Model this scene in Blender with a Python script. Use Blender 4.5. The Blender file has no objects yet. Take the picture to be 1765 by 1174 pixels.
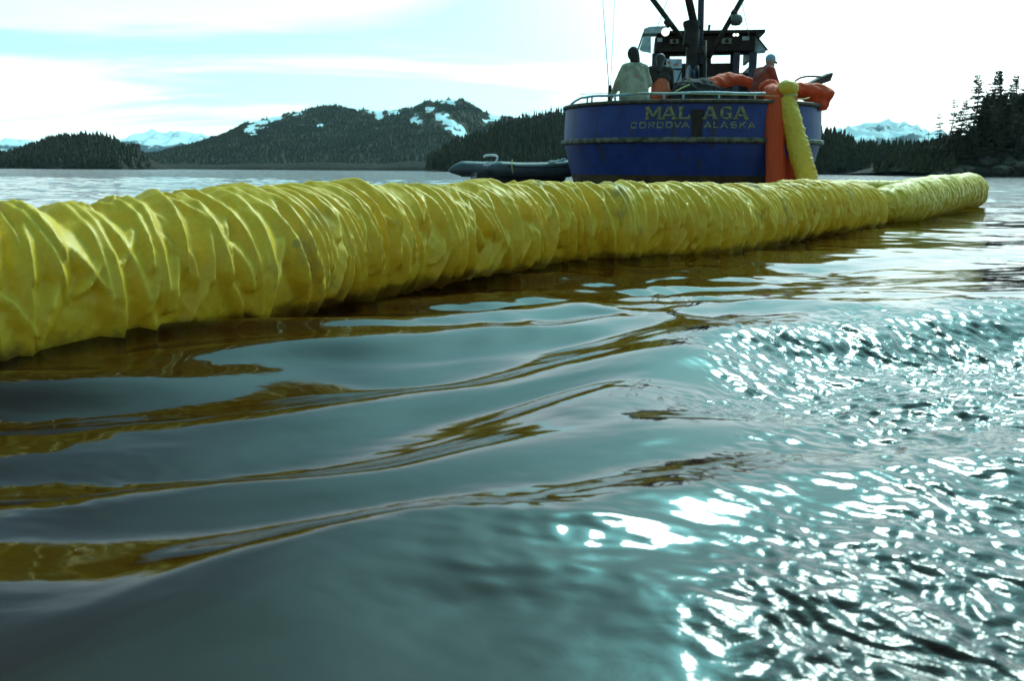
import bpy, bmesh, math, random
import numpy as np
from mathutils import Vector, Matrix

SC = bpy.context.scene
COL = SC.collection
R = math.radians

# ------------------------------------------------------------------ camera
F = 1569.0                      # focal length in pixels of the 1765 px wide photograph
CAM_H = 0.52
PITCH = math.atan((587 - 294.3) / F)
ROLL = R(0.36)
cam_d = bpy.data.cameras.new('camera')
cam_d.sensor_width = 36
cam_d.lens = 36 * F / 1765
cam_d.clip_start = 0.05
cam_d.clip_end = 20000
cam_d.dof.use_dof = True
cam_d.dof.focus_distance = 5.0
cam_d.dof.aperture_fstop = 7.0
cam = bpy.data.objects.new('camera', cam_d)
COL.objects.link(cam)
CAM_M = Matrix.Rotation(math.pi / 2 - PITCH, 3, 'X') @ Matrix.Rotation(ROLL, 3, 'Z')
cam.matrix_world = Matrix.Translation((0, 0, CAM_H)) @ CAM_M.to_4x4()
SC.camera = cam

# ------------------------------------------------------------------ light
SUN_AZ, SUN_EL = R(28), R(44)
SUN = Vector((math.sin(SUN_AZ) * math.cos(SUN_EL), math.cos(SUN_AZ) * math.cos(SUN_EL), math.sin(SUN_EL)))
ld = bpy.data.lights.new('sun', 'SUN')
ld.energy = 1.35
ld.angle = R(13)
ld.color = (1.0, 0.95, 0.86)
lo = bpy.data.objects.new('sun', ld)
lo.rotation_euler = SUN.to_track_quat('Z', 'Y').to_euler()
lo.location = (20, 40, 60)
COL.objects.link(lo)

W = bpy.data.worlds.new('World')
SC.world = W
W.use_nodes = True
wt = W.node_tree
wt.nodes.clear()


class NT:
    """tiny node helper"""
    def __init__(s, tree): s.t = tree
    def n(s, typ, **kw):
        nd = s.t.nodes.new(typ)
        for k, v in kw.items():
            setattr(nd, k, v)
        return nd
    def l(s, a, b): s.t.links.new(a, b)
    def put(s, sock, v):
        if isinstance(v, (int, float)): sock.default_value = v
        elif isinstance(v, (tuple, list)):
            sock.default_value = tuple(v) + ((1,) if len(sock.default_value) == 4 and len(v) == 3 else ())
        else: s.l(v, sock)
    def math(s, op, a, b=0.0, c=0.0, clamp=False):
        nd = s.n('ShaderNodeMath', operation=op, use_clamp=clamp)
        for i, v in enumerate((a, b, c)): s.put(nd.inputs[i], v)
        return nd.outputs[0]
    def vmath(s, op, a, b=(0, 0, 0), out=0):
        nd = s.n('ShaderNodeVectorMath', operation=op)
        s.put(nd.inputs[0], a)
        if op == 'SCALE': s.put(nd.inputs['Scale'], b)
        else: s.put(nd.inputs[1], b)
        return nd.outputs['Value'] if op in ('DOT_PRODUCT', 'LENGTH') else nd.outputs[0]
    def mix(s, f, a, b, typ='MIX'):
        nd = s.n('ShaderNodeMix', data_type='RGBA', blend_type=typ)
        s.put(nd.inputs[0], f); s.put(nd.inputs[6], a); s.put(nd.inputs[7], b)
        return nd.outputs[2]
    def ramp(s, f, lo_, hi):
        nd = s.n('ShaderNodeMapRange', interpolation_type='SMOOTHSTEP')
        s.put(nd.inputs[0], f); nd.inputs[1].default_value = lo_; nd.inputs[2].default_value = hi
        return nd.outputs[0]
    def noise(s, vec, scale, detail=4, rough=0.5, dist=0.0):
        nd = s.n('ShaderNodeTexNoise')
        if vec is not None: s.l(vec, nd.inputs['Vector'])
        nd.inputs['Scale'].default_value = scale; nd.inputs['Detail'].default_value = detail
        nd.inputs['Roughness'].default_value = rough; nd.inputs['Distortion'].default_value = dist
        return nd.outputs['Fac']
    def mapping(s, vec, scale=(1, 1, 1), loc=(0, 0, 0)):
        nd = s.n('ShaderNodeMapping')
        s.l(vec, nd.inputs[0]); nd.inputs['Scale'].default_value = scale; nd.inputs['Location'].default_value = loc
        return nd.outputs[0]


w = NT(wt)
tc = w.n('ShaderNodeTexCoord').outputs['Generated']
sky = w.n('ShaderNodeTexSky', sky_type='NISHITA', sun_disc=False)
sky.sun_elevation = SUN_EL
sky.sun_rotation = SUN_AZ
sky.air_density = 1.2
sky.dust_density = 2.0
sep = w.n('ShaderNodeSeparateXYZ'); w.l(tc, sep.inputs[0])
zz = w.math('MAXIMUM', sep.outputs[2], 0.0)
d = w.math('MAXIMUM', w.vmath('DOT_PRODUCT', tc, tuple(SUN)), 0.0)
glow = w.math('ADD', w.math('MULTIPLY', w.math('POWER', d, 7.5), 3.0), w.math('MULTIPLY', w.math('POWER', d, 120.0), 22.0))
hd_ = w.vmath('NORMALIZE', w.vmath('MULTIPLY', tc, (1, 1, 0)))
towards = w.ramp(w.vmath('DOT_PRODUCT', hd_, (math.sin(SUN_AZ), math.cos(SUN_AZ), 0)), -0.9, 0.55)
lowband = w.math('MULTIPLY', w.math('POWER', w.math('SUBTRACT', 1.0, zz), 7.0), w.math('ADD', 0.2, w.math('MULTIPLY', towards, 0.8)))
lum = w.math('ADD', w.math('ADD', 0.33, w.math('MULTIPLY', lowband, 1.12)), glow)
zoff = w.math('ADD', zz, 0.10)
pl = w.n('ShaderNodeCombineXYZ')
w.put(pl.inputs[0], w.math('DIVIDE', sep.outputs[0], zoff))
w.put(pl.inputs[1], w.math('DIVIDE', sep.outputs[1], zoff))
w.put(pl.inputs[2], w.math('MULTIPLY', zz, 3.0))
cl = w.noise(w.mapping(pl.outputs[0], (0.30, 0.62, 1.0), (3.3, 1.7, 0.4)), 1.0, 5, 0.52, 0.5)
cl = w.ramp(cl, 0.43, 0.58)
gcl = w.math('MAXIMUM', cl, w.ramp(d, 0.70, 0.86))
hi = w.ramp(zz, 0.08, 0.48)
clear = w.mix(hi, (0.34, 0.86, 0.96), (0.03, 0.33, 0.36))
cloudc = w.mix(hi, (0.82, 1.04, 1.06), (0.15, 0.60, 0.62))
skycol = w.mix(gcl, clear, cloudc)
skycol = w.vmath('SCALE', skycol, w.math('MULTIPLY', lum, 10.0))
skycol = w.vmath('ADD', skycol, w.vmath('SCALE', sky.outputs[0], 0.35))
bg = w.n('ShaderNodeBackground'); bg.inputs[1].default_value = 0.1
w.l(skycol, bg.inputs[0])
wo = w.n('ShaderNodeOutputWorld'); w.l(bg.outputs[0], wo.inputs[0])

SC.view_settings.view_transform = 'Standard'
SC.view_settings.look = 'None'
SC.view_settings.gamma = 1
SC.view_settings.exposure = 0.48
SC.view_settings.use_curve_mapping = False
SC.cycles.max_bounces = 8
SC.cycles.sample_clamp_indirect = 8

# ------------------------------------------------------------------ helpers


def ray(px, py):
    return CAM_M @ Vector(((px - 882.5) / F, -(py - 587) / F, -1))


def at(px, py, Y):
    """world point on the photograph's pixel at forward distance Y"""
    v = ray(px, py)
    return Vector((0, 0, CAM_H)) + v * (Y / v.y)


def ground(px, py, z=0.0):
    v = ray(px, py)
    return Vector((0, 0, CAM_H)) + v * ((z - CAM_H) / v.z)


def _hash(ix, iy, seed):
    h = (ix.astype(np.int64) * 374761393 + iy.astype(np.int64) * 668265263 + seed * 974634777) & 0xFFFFFFFF
    h = ((h ^ (h >> 13)) * 1274126177) & 0xFFFFFFFF
    h = ((h ^ (h >> 16)) * 2246822519) & 0xFFFFFFFF
    return (h ^ (h >> 15)) & 0xFFFFFFFF


def gnoise(x, y, seed=0):
    """gradient noise, about -1..1"""
    x = np.asarray(x, float); y = np.asarray(y, float)
    ix = np.floor(x); iy = np.floor(y)
    fx = x - ix; fy = y - iy
    u = fx ** 3 * (fx * (fx * 6 - 15) + 10); v = fy ** 3 * (fy * (fy * 6 - 15) + 10)
    def g(ox, oy):
        a = _hash(ix + ox, iy + oy, seed) * (2 * math.pi / 4294967296.0)
        return np.cos(a) * (fx - ox) + np.sin(a) * (fy - oy)
    n0 = g(0, 0) * (1 - u) + g(1, 0) * u
    n1 = g(0, 1) * (1 - u) + g(1, 1) * u
    return (n0 * (1 - v) + n1 * v) * 1.45


def fbm(x, y, seed=0, octs=4, gain=0.5):
    t = 0; a = 1
    for i in range(octs):
        t = t + a * gnoise(x * 2 ** i, y * 2 ** i, seed + 17 * i); a *= gain
    return t


def sstep(x, a, b):
    t = np.clip((x - a) / (b - a), 0, 1)
    return t * t * (3 - 2 * t)


def link(o, parent=None):
    COL.objects.link(o)
    if parent is not None: o.parent = parent
    return o


def tag(o, label=None, cat=None, group=None, kind=None):
    if label: o['label'] = label
    if cat: o['category'] = cat
    if group: o['group'] = group
    if kind: o['kind'] = kind
    return o


def empty(name, loc, rz=0.0):
    o = bpy.data.objects.new(name, None)
    o.location = loc; o.rotation_euler = (0, 0, rz); o.empty_display_size = 0.2
    return link(o)


def smooth(me, on=True):
    me.polygons.foreach_set('use_smooth', [on] * len(me.polygons))


def from_bm(name, bm, m, parent=None, sm=False):
    me = bpy.data.meshes.new(name)
    bm.normal_update(); bm.to_mesh(me); bm.free()
    smooth(me, sm)
    for mm in (m if isinstance(m, (list, tuple)) else [m]): me.materials.append(mm)
    return link(bpy.data.objects.new(name, me), parent)


def from_np(name, verts, faces, m, parent=None, sm=True):
    me = bpy.data.meshes.new(name)
    verts = np.asarray(verts, np.float32).reshape(-1, 3)
    faces = np.asarray(faces, np.int32)
    me.vertices.add(len(verts)); me.vertices.foreach_set('co', verts.ravel())
    k = faces.shape[1]
    me.loops.add(faces.size); me.loops.foreach_set('vertex_index', faces.ravel())
    me.polygons.add(len(faces))
    me.polygons.foreach_set('loop_start', np.arange(0, faces.size, k, dtype=np.int32))
    me.polygons.foreach_set('loop_total', np.full(len(faces), k, np.int32))
    me.update(calc_edges=True); me.validate()
    smooth(me, sm)
    me.materials.append(m)
    return link(bpy.data.objects.new(name, me), parent)


def grid_faces(n, m_, wrap=False):
    i = np.arange(n - 1)[:, None]; j = np.arange(m_ if wrap else m_ - 1)[None, :]
    j2 = (j + 1) % m_
    return np.stack([i * m_ + j, i * m_ + j2, (i + 1) * m_ + j2, (i + 1) * m_ + j], -1).reshape(-1, 4)


def box(bm, c, s, rot=None, mi=0):
    g = bmesh.ops.create_cube(bm, size=1)
    M = Matrix.Translation(c) @ (rot.to_4x4() if rot is not None else Matrix.Identity(4)) @ Matrix.Diagonal((s[0], s[1], s[2], 1))
    bmesh.ops.transform(bm, matrix=M, verts=g['verts'])


def bevel(bm, w_=0.01, seg=2):
    bmesh.ops.bevel(bm, geom=list(bm.edges), offset=w_, segments=seg, affect='EDGES', profile=0.5)


def tube(bm, pts, r, n=10, cap=True):
    """tube along a polyline; r is a number or one per point"""
    pts = [Vector(p) for p in pts]
    rs = [r] * len(pts) if isinstance(r, (int, float)) else r
    rings = []; prev = None
    for i, p in enumerate(pts):
        t = (pts[min(i + 1, len(pts) - 1)] - pts[max(i - 1, 0)]).normalized()
        if prev is None:
            a = Vector((0, 0, 1)) if abs(t.z) < 0.9 else Vector((1, 0, 0))
            u = t.cross(a).normalized()
        else:
            u = (prev - t * prev.dot(t)).normalized()
        prev = u; v = t.cross(u)
        rings.append([bm.verts.new(p + (u * math.cos(2 * math.pi * k / n) + v * math.sin(2 * math.pi * k / n)) * rs[i]) for k in range(n)])
    for a, b in zip(rings, rings[1:]):
        for k in range(n):
            bm.faces.new((a[k], a[(k + 1) % n], b[(k + 1) % n], b[k]))
    if cap:
        bm.faces.new(list(reversed(rings[0]))); bm.faces.new(rings[-1])


def catmull(pts, n=8):
    P = [Vector(p) for p in pts]
    P = [2 * P[0] - P[1]] + P + [2 * P[-1] - P[-2]]
    out = []
    for i in range(1, len(P) - 2):
        for k in range(n):
            t = k / n
            a, b, c, d_ = P[i - 1:i + 3]
            out.append(0.5 * ((2 * b) + (c - a) * t + (2 * a - 5 * b + 4 * c - d_) * t * t + (3 * b - a - 3 * c + d_) * t ** 3))
    out.append(P[-2])
    return out


def sphere(bm, c, r, sub=3, sc=(1, 1, 1)):
    g = bmesh.ops.create_icosphere(bm, subdivisions=sub, radius=1)
    bmesh.ops.transform(bm, matrix=Matrix.Translation(c) @ Matrix.Diagonal((r * sc[0], r * sc[1], r * sc[2], 1)), verts=g['verts'])


def capsule(bm, a, b, ra, rb, n=12):
    a = Vector(a); b = Vector(b)
    L = (b - a).length
    if L < 1e-5:
        sphere(bm, a, max(ra, rb), 2); return
    t = (b - a) / L
    pts = []; rs = []
    for k in range(1, 5):
        an = math.pi / 2 * k / 4
        pts.append(a - t * ra * math.cos(an)); rs.append(max(ra * math.sin(an), 1e-4))
    for k in range(3, 0, -1):
        an = math.pi / 2 * k / 4
        if k == 3: pts.append(b); rs.append(rb)
        pts.append(b + t * rb * math.cos(an)); rs.append(max(rb * math.sin(an), 1e-4))
    tube(bm, pts, rs, n)


def remesh(name, bm, vox, m, parent=None, smooth_it=3, disp=None):
    """fuse the pieces in bm into one continuous skin"""
    me = bpy.data.meshes.new(name); bm.to_mesh(me); bm.free()
    o = bpy.data.objects.new(name + '_raw', me); COL.objects.link(o)
    md = o.modifiers.new('r', 'REMESH'); md.mode = 'VOXEL'; md.voxel_size = vox
    if smooth_it:
        ms = o.modifiers.new('s', 'SMOOTH'); ms.factor = 0.5; ms.iterations = smooth_it
    dg = bpy.context.evaluated_depsgraph_get(); dg.update()
    me2 = bpy.data.meshes.new_from_object(o.evaluated_get(dg))
    me2.name = name
    bpy.data.objects.remove(o); bpy.data.meshes.remove(me)
    if disp:
        for v in me2.vertices:
            v.co += v.normal * disp(v.co)
    smooth(me2)
    me2.materials.clear(); me2.materials.append(m)
    return link(bpy.data.objects.new(name, me2), parent)


# ------------------------------------------------------------------ materials


def mat(name, col, rough=0.6, var=0.25, vscale=6.0, bump=0.0, bscale=40.0, metal=0.0, spec=0.5, coords='Object', stretch=(1, 1, 1), dark=None):
    m = bpy.data.materials.new(name); m.use_nodes = True
    nt = NT(m.node_tree); b = m.node_tree.nodes['Principled BSDF']
    tcx = nt.n('ShaderNodeTexCoord').outputs[coords]
    vec = nt.mapping(tcx, stretch)
    nz = nt.noise(vec, vscale, 5, 0.6)
    c2 = dark if dark else tuple(c * (1 - var) for c in col)
    c1 = tuple(min(1, c * (1 + var * 0.4)) for c in col)
    nt.l(nt.mix(nt.ramp(nz, 0.35, 0.65), c2, c1), b.inputs['Base Color'])
    b.inputs['Roughness'].default_value = rough; b.inputs['Metallic'].default_value = metal
    b.inputs['Specular IOR Level'].default_value = spec
    if bump:
        bn = nt.n('ShaderNodeBump'); bn.inputs['Strength'].default_value = bump; bn.inputs['Distance'].default_value = 0.02
        nt.l(nt.noise(vec, bscale, 5, 0.6), bn.inputs['Height']); nt.l(bn.outputs[0], b.inputs['Normal'])
    return m


def vinyl(name, col, dirt, rough=0.42, bump=0.25, bscale=14, stretch=(1, 1, 1), dirt_lo=0.60, dirt_hi=0.74, trans=0.12, brown_band=False):
    m = bpy.data.materials.new(name); m.use_nodes = True
    nt = NT(m.node_tree); b = m.node_tree.nodes['Principled BSDF']
    tcx = nt.n('ShaderNodeTexCoord').outputs['Object']
    vec = nt.mapping(tcx, stretch)
    big = nt.noise(vec, 2.3, 5, 0.65, 0.6)
    fine = nt.noise(vec, 60, 4, 0.7)
    c = nt.mix(nt.ramp(fine, 0.3, 0.7), tuple(x * 0.88 for x in col), col)
    c = nt.mix(nt.math('MULTIPLY', nt.ramp(nt.noise(vec, 5.0, 6, 0.7), 0.35, 0.7), 0.22), c, (col[0] * 0.72, col[1] * 0.66, col[2]))
    c = nt.mix(nt.math('MULTIPLY', nt.ramp(big, dirt_lo, dirt_hi), 0.6), c, dirt)
    spots = nt.ramp(nt.noise(vec, 17, 3, 0.5), 0.70, 0.76)
    c = nt.mix(nt.math('MULTIPLY', spots, 0.45), c, dirt)
    if brown_band:      # colour turns brown low down at the waterline, with a ragged edge
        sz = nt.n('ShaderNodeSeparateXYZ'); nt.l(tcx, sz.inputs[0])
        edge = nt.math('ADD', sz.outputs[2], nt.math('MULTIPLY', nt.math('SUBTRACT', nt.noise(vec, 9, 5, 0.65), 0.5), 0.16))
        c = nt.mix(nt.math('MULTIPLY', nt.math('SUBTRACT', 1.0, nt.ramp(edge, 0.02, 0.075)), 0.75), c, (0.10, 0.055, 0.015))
    nt.l(c, b.inputs['Base Color'])
    nt.l(nt.math('ADD', rough - 0.08, nt.math('MULTIPLY', big, 0.25)), b.inputs['Roughness'])
    b.inputs['Specular IOR Level'].default_value = 0.55
    if bump:
        bn = nt.n('ShaderNodeBump'); bn.inputs['Strength'].default_value = bump; bn.inputs['Distance'].default_value = 0.02
        nt.l(nt.noise(vec, bscale, 5, 0.55, 0.4), bn.inputs['Height']); nt.l(bn.outputs[0], b.inputs['Normal'])
    if trans:
        tr = nt.n('ShaderNodeBsdfTranslucent'); nt.l(c, tr.inputs[0])
        mx = nt.n('ShaderNodeMixShader'); mx.inputs[0].default_value = trans
        nt.l(b.outputs[0], mx.inputs[1]); nt.l(tr.outputs[0], mx.inputs[2])
        nt.l(mx.outputs[0], m.node_tree.nodes['Material Output'].inputs[0])
    return m


M = {}
M['yellow'] = vinyl('yellow_vinyl', (0.94, 0.60, 0.026), (0.16, 0.15, 0.08), rough=0.46, trans=0.22, brown_band=True, dirt_lo=0.55, dirt_hi=0.70)
M['yellow_far'] = vinyl('yellow_vinyl_worn', (0.86, 0.55, 0.03), (0.34, 0.27, 0.06), bump=0.5, bscale=30, trans=0.08)
M['orange'] = vinyl('orange_vinyl', (0.78, 0.075, 0.008), (0.28, 0.04, 0.01), rough=0.65, bump=0.45, bscale=16, trans=0.1)
M['hull'] = None
M['black_metal'] = mat('dark_painted_steel', (0.030, 0.019, 0.012), 0.5, 0.4, spec=0.25)
M['navy_metal'] = mat('navy_painted_steel', (0.03, 0.032, 0.06), 0.5, 0.4)
M['cap'] = mat('weathered_cap_timber', (0.10, 0.075, 0.045), 0.7, 0.5, 9, 0.2)
M['rub'] = mat('worn_rubbing_strake', (0.16, 0.15, 0.10), 0.7, 0.8, 7, 0.3, dark=(0.05, 0.04, 0.025))
M['rail'] = mat('pale_blue_rail_paint', (0.38, 0.55, 0.62), 0.4, 0.2)
M['letters'] = mat('faded_gold_lettering', (0.30, 0.27, 0.10), 0.65, 0.4, 16, dark=(0.12, 0.12, 0.10))
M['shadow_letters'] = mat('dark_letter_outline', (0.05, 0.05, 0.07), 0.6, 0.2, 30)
M['bottom'] = mat('brown_antifouling', (0.10, 0.055, 0.02), 0.7, 0.5, 4)
M['deck'] = mat('deck_planks', (0.12, 0.10, 0.08), 0.7, 0.4, 8)
M['house'] = mat('dark_house_paint', (0.034, 0.022, 0.016), 0.55, 0.4, 3, spec=0.2)
M['awning'] = mat('pale_grey_awning_canvas', (0.50, 0.62, 0.62), 0.8, 0.25, 7, 0.2)
M['white'] = mat('white_paint', (0.78, 0.80, 0.80), 0.45, 0.12, 8)
M['panel'] = mat('pale_blue_panel', (0.40, 0.58, 0.66), 0.5, 0.25, 7)
M['redprint'] = mat('faded_red_print', (0.55, 0.16, 0.06), 0.6, 0.2)
M['rubber'] = mat('dark_grey_rubber', (0.085, 0.095, 0.10), 0.42, 0.25, 5)
M['greyrub'] = mat('grey_tube_fabric', (0.085, 0.10, 0.11), 0.4, 0.2, 5)
M['skin'] = mat('skin', (0.42, 0.24, 0.17), 0.55, 0.1)
M['eye'] = mat('eye', (0.03, 0.02, 0.02), 0.2, 0.1)
M['coat'] = mat('olive_tan_coat', (0.40, 0.40, 0.29), 0.85, 0.3, 9, 0.3)
M['darkcloth'] = mat('dark_brown_cloth', (0.035, 0.026, 0.020), 0.85, 0.3, 9, 0.3)
M['bibs'] = mat('orange_bib_trousers', (0.66, 0.13, 0.05), 0.6, 0.25, 9, 0.2)
M['redcloth'] = mat('rust_red_jacket', (0.30, 0.035, 0.014), 0.75, 0.35, 8, 0.3)
M['vest'] = mat('dark_green_vest', (0.05, 0.052, 0.042), 0.7, 0.3, 8, 0.2)
M['cap_blue'] = mat('blue_grey_cap', (0.28, 0.45, 0.55), 0.8, 0.2)
M['hair'] = mat('dark_hair', (0.025, 0.017, 0.012), 0.6, 0.3, 40)
M['rope'] = mat('yellow_green_rope', (0.50, 0.48, 0.16), 0.8, 0.3, 40)
M['wire'] = mat('steel_wire', (0.35, 0.42, 0.45), 0.4, 0.2)
M['tarp'] = mat('dark_brown_tarpaulin', (0.06, 0.05, 0.04), 0.6, 0.3, 5)
M['net'] = mat('dark_seine_net', (0.035, 0.03, 0.028), 0.9, 0.5, 25, 0.8, 60)
M['lampglass'] = mat('frosted_globe', (0.9, 0.9, 0.88), 0.4, 0.02)
_b = M['lampglass'].node_tree.nodes['Principled BSDF']
_b.inputs['Emission Color'].default_value = (1, 0.98, 0.92, 1); _b.inputs['Emission Strength'].default_value = 1.1
M['lampcase'] = mat('grey_lamp_case', (0.12, 0.13, 0.12), 0.4, 0.3)
M['speaker'] = mat('grey_green_speaker', (0.24, 0.25, 0.19), 0.6, 0.2)

gl = bpy.data.materials.new('window_glass'); gl.use_nodes = True
g_ = NT(gl.node_tree)
gt = g_.n('ShaderNodeBsdfTransparent'); gt.inputs[0].default_value = (0.93, 0.97, 0.97, 1)
gg = g_.n('ShaderNodeBsdfGlossy'); gg.inputs['Roughness'].default_value = 0.02
gm = g_.n('ShaderNodeMixShader'); gm.inputs[0].default_value = 0.06
g_.l(gt.outputs[0], gm.inputs[1]); g_.l(gg.outputs[0], gm.inputs[2])
g_.l(gm.outputs[0], gl.node_tree.nodes['Material Output'].inputs[0])
M['glass'] = gl

# blue hull paint with rust runs and scuffs
hm = bpy.data.materials.new('blue_hull_paint'); hm.use_nodes = True
h = NT(hm.node_tree); hb = hm.node_tree.nodes['Principled BSDF']
htc = h.n('ShaderNodeTexCoord').outputs['Object']
runs = h.noise(h.mapping(htc, (5.5, 5.5, 0.30)), 1.0, 3, 0.5)
c = h.mix(h.ramp(h.noise(htc, 2.5, 6, 0.65), 0.3, 0.7), (0.018, 0.034, 0.17), (0.028, 0.055, 0.24))
c = h.mix(h.math('MULTIPLY', h.ramp(runs, 0.56, 0.66), 0.8), c, (0.045, 0.04, 0.05))
c = h.mix(h.math('MULTIPLY', h.ramp(h.noise(htc, 14, 4, 0.7), 0.66, 0.74), 0.5), c, (0.10, 0.085, 0.07))
h.l(c, hb.inputs['Base Color']); hb.inputs['Roughness'].default_value = 0.5; hb.inputs['Specular IOR Level'].default_value = 0.3
hbn = h.n('ShaderNodeBump'); hbn.inputs['Strength'].default_value = 0.6; hbn.inputs['Distance'].default_value = 0.02
h.l(h.noise(htc, 3, 4, 0.5), hbn.inputs['Height']); h.l(hbn.outputs[0], hb.inputs['Normal'])
M['hull'] = hm


def foliage_mat(name, a, b_, scale):
    m = bpy.data.materials.new(name); m.use_nodes = True
    nt = NT(m.node_tree); bs = m.node_tree.nodes['Principled BSDF']
    v = nt.n('ShaderNodeTexCoord').outputs['Object']
    nt.l(nt.mix(nt.ramp(nt.noise(v, scale, 4, 0.6), 0.35, 0.65), a, b_), bs.inputs['Base Color'])
    bs.inputs['Roughness'].default_value = 0.8; bs.inputs['Specular IOR Level'].default_value = 0.15
    return m


M['needles'] = foliage_mat('dark_conifer_needles', (0.030, 0.024, 0.009), (0.062, 0.052, 0.022), 0.5)
M['needles_far'] = foliage_mat('far_conifer_needles', (0.030, 0.026, 0.012), (0.055, 0.048, 0.024), 0.02)
M['bark'] = mat('bark', (0.06, 0.045, 0.03), 0.9, 0.4, 3)
M['rock'] = mat('shore_rock', (0.07, 0.058, 0.042), 0.9, 0.6, 0.6, 0.6, 3.0, spec=0.08)
M['rock_dark'] = mat('tidal_rock', (0.034, 0.026, 0.017), 0.9, 0.6, 0.3, 0.6, 2.0, spec=0.08)

# snowy slopes: snow where the mesh attribute says so
def slope_mat(name, land, snow):
    m = bpy.data.materials.new(name); m.use_nodes = True
    nt = NT(m.node_tree); bs = m.node_tree.nodes['Principled BSDF']
    at_ = nt.n('ShaderNodeAttribute', attribute_name='snow').outputs['Fac']
    v = nt.n('ShaderNodeTexCoord').outputs['Object']
    nz = nt.noise(v, 0.06, 6, 0.7)
    f = nt.ramp(nt.math('ADD', at_, nt.math('MULTIPLY', nt.math('SUBTRACT', nz, 0.5), 0.9)), 0.42, 0.58)
    lc = nt.mix(nt.ramp(nt.noise(v, 0.05, 5, 0.6), 0.3, 0.7), tuple(x * 0.7 for x in land), land)
    nt.l(nt.mix(f, lc, snow), bs.inputs['Base Color'])
    bs.inputs['Roughness'].default_value = 0.9; bs.inputs['Specular IOR Level'].default_value = 0.1
    return m


M['slope'] = slope_mat('wooded_slope', (0.055, 0.05, 0.03), (0.62, 0.80, 0.86))
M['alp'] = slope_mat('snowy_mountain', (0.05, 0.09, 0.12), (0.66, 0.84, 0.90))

# water
wm = bpy.data.materials.new('sea_water'); wm.use_nodes = True
q = NT(wm.node_tree); wb = wm.node_tree.nodes['Principled BSDF']
pos = q.n('ShaderNodeNewGeometry').outputs['Position']
wb.inputs['Base Color'].default_value = (0.020, 0.0048, 0.0011, 1)
wb.inputs['Roughness'].default_value = 0.05
wb.inputs['IOR'].default_value = 1.38
dist = q.vmath('LENGTH', pos)
fade_far = q.ramp(dist, 9.0, 26.0)
fine = q.noise(q.mapping(pos, (1, 1.6, 1)), 2.2, 5, 0.6, 0.3)
big = q.noise(q.mapping(pos, (1, 2.0, 1), (5, 3, 0)), 0.35, 4, 0.55, 0.3)
hgt = q.math('ADD', q.math('MULTIPLY', fine, 0.16), q.math('MULTIPLY', big, 0.55))
b1 = q.n('ShaderNodeBump'); b1.inputs['Distance'].default_value = 1.0
q.l(q.math('MULTIPLY', fade_far, 0.42), b1.inputs['Strength']); q.l(hgt, b1.inputs['Height'])
ruf = q.n('ShaderNodeAttribute', attribute_name='ruffle').outputs['Fac']
sm = q.noise(q.mapping(pos, (1, 1.5, 1)), 62, 3, 0.55, 0.3)
sm2 = q.noise(q.mapping(pos, (1, 2.2, 1), (3, 7, 0)), 17, 3, 0.6, 0.6)
b2 = q.n('ShaderNodeBump'); b2.inputs['Distance'].default_value = 1.0; b2.inputs['Strength'].default_value = 1.0
q.l(q.math('ADD', q.math('MULTIPLY', q.math('MULTIPLY', sm, ruf), 0.0016), q.math('MULTIPLY', sm2, q.math('MULTIPLY', q.math('SUBTRACT', 1.0, fade_far), 0.0003))), b2.inputs['Height'])
q.l(b1.outputs[0], b2.inputs['Normal'])
q.l(b2.outputs[0], wb.inputs['Normal'])
M['water'] = wm

# ------------------------------------------------------------------ water surface


def seg_dist(X, Y, pts):
    """signed distance to a polyline and the position along it (0..1)"""
    best = np.full(X.shape, 1e9); sgn = np.zeros(X.shape); along = np.zeros(X.shape)
    L = [math.dist(a, b) for a, b in zip(pts, pts[1:])]; tot = sum(L); acc = 0
    for (a, b), l in zip(zip(pts, pts[1:]), L):
        tx, ty = (b[0] - a[0]) / l, (b[1] - a[1]) / l
        dx, dy = X - a[0], Y - a[1]
        t = np.clip(dx * tx + dy * ty, 0, l)
        ex, ey = dx - t * tx, dy - t * ty
        dd = np.hypot(ex, ey)
        up = dd < best
        best = np.where(up, dd, best); sgn = np.where(up, np.sign(tx * dy - ty * dx), sgn)
        along = np.where(up, (acc + t) / tot, along); acc += l
    return best * sgn, along


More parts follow.
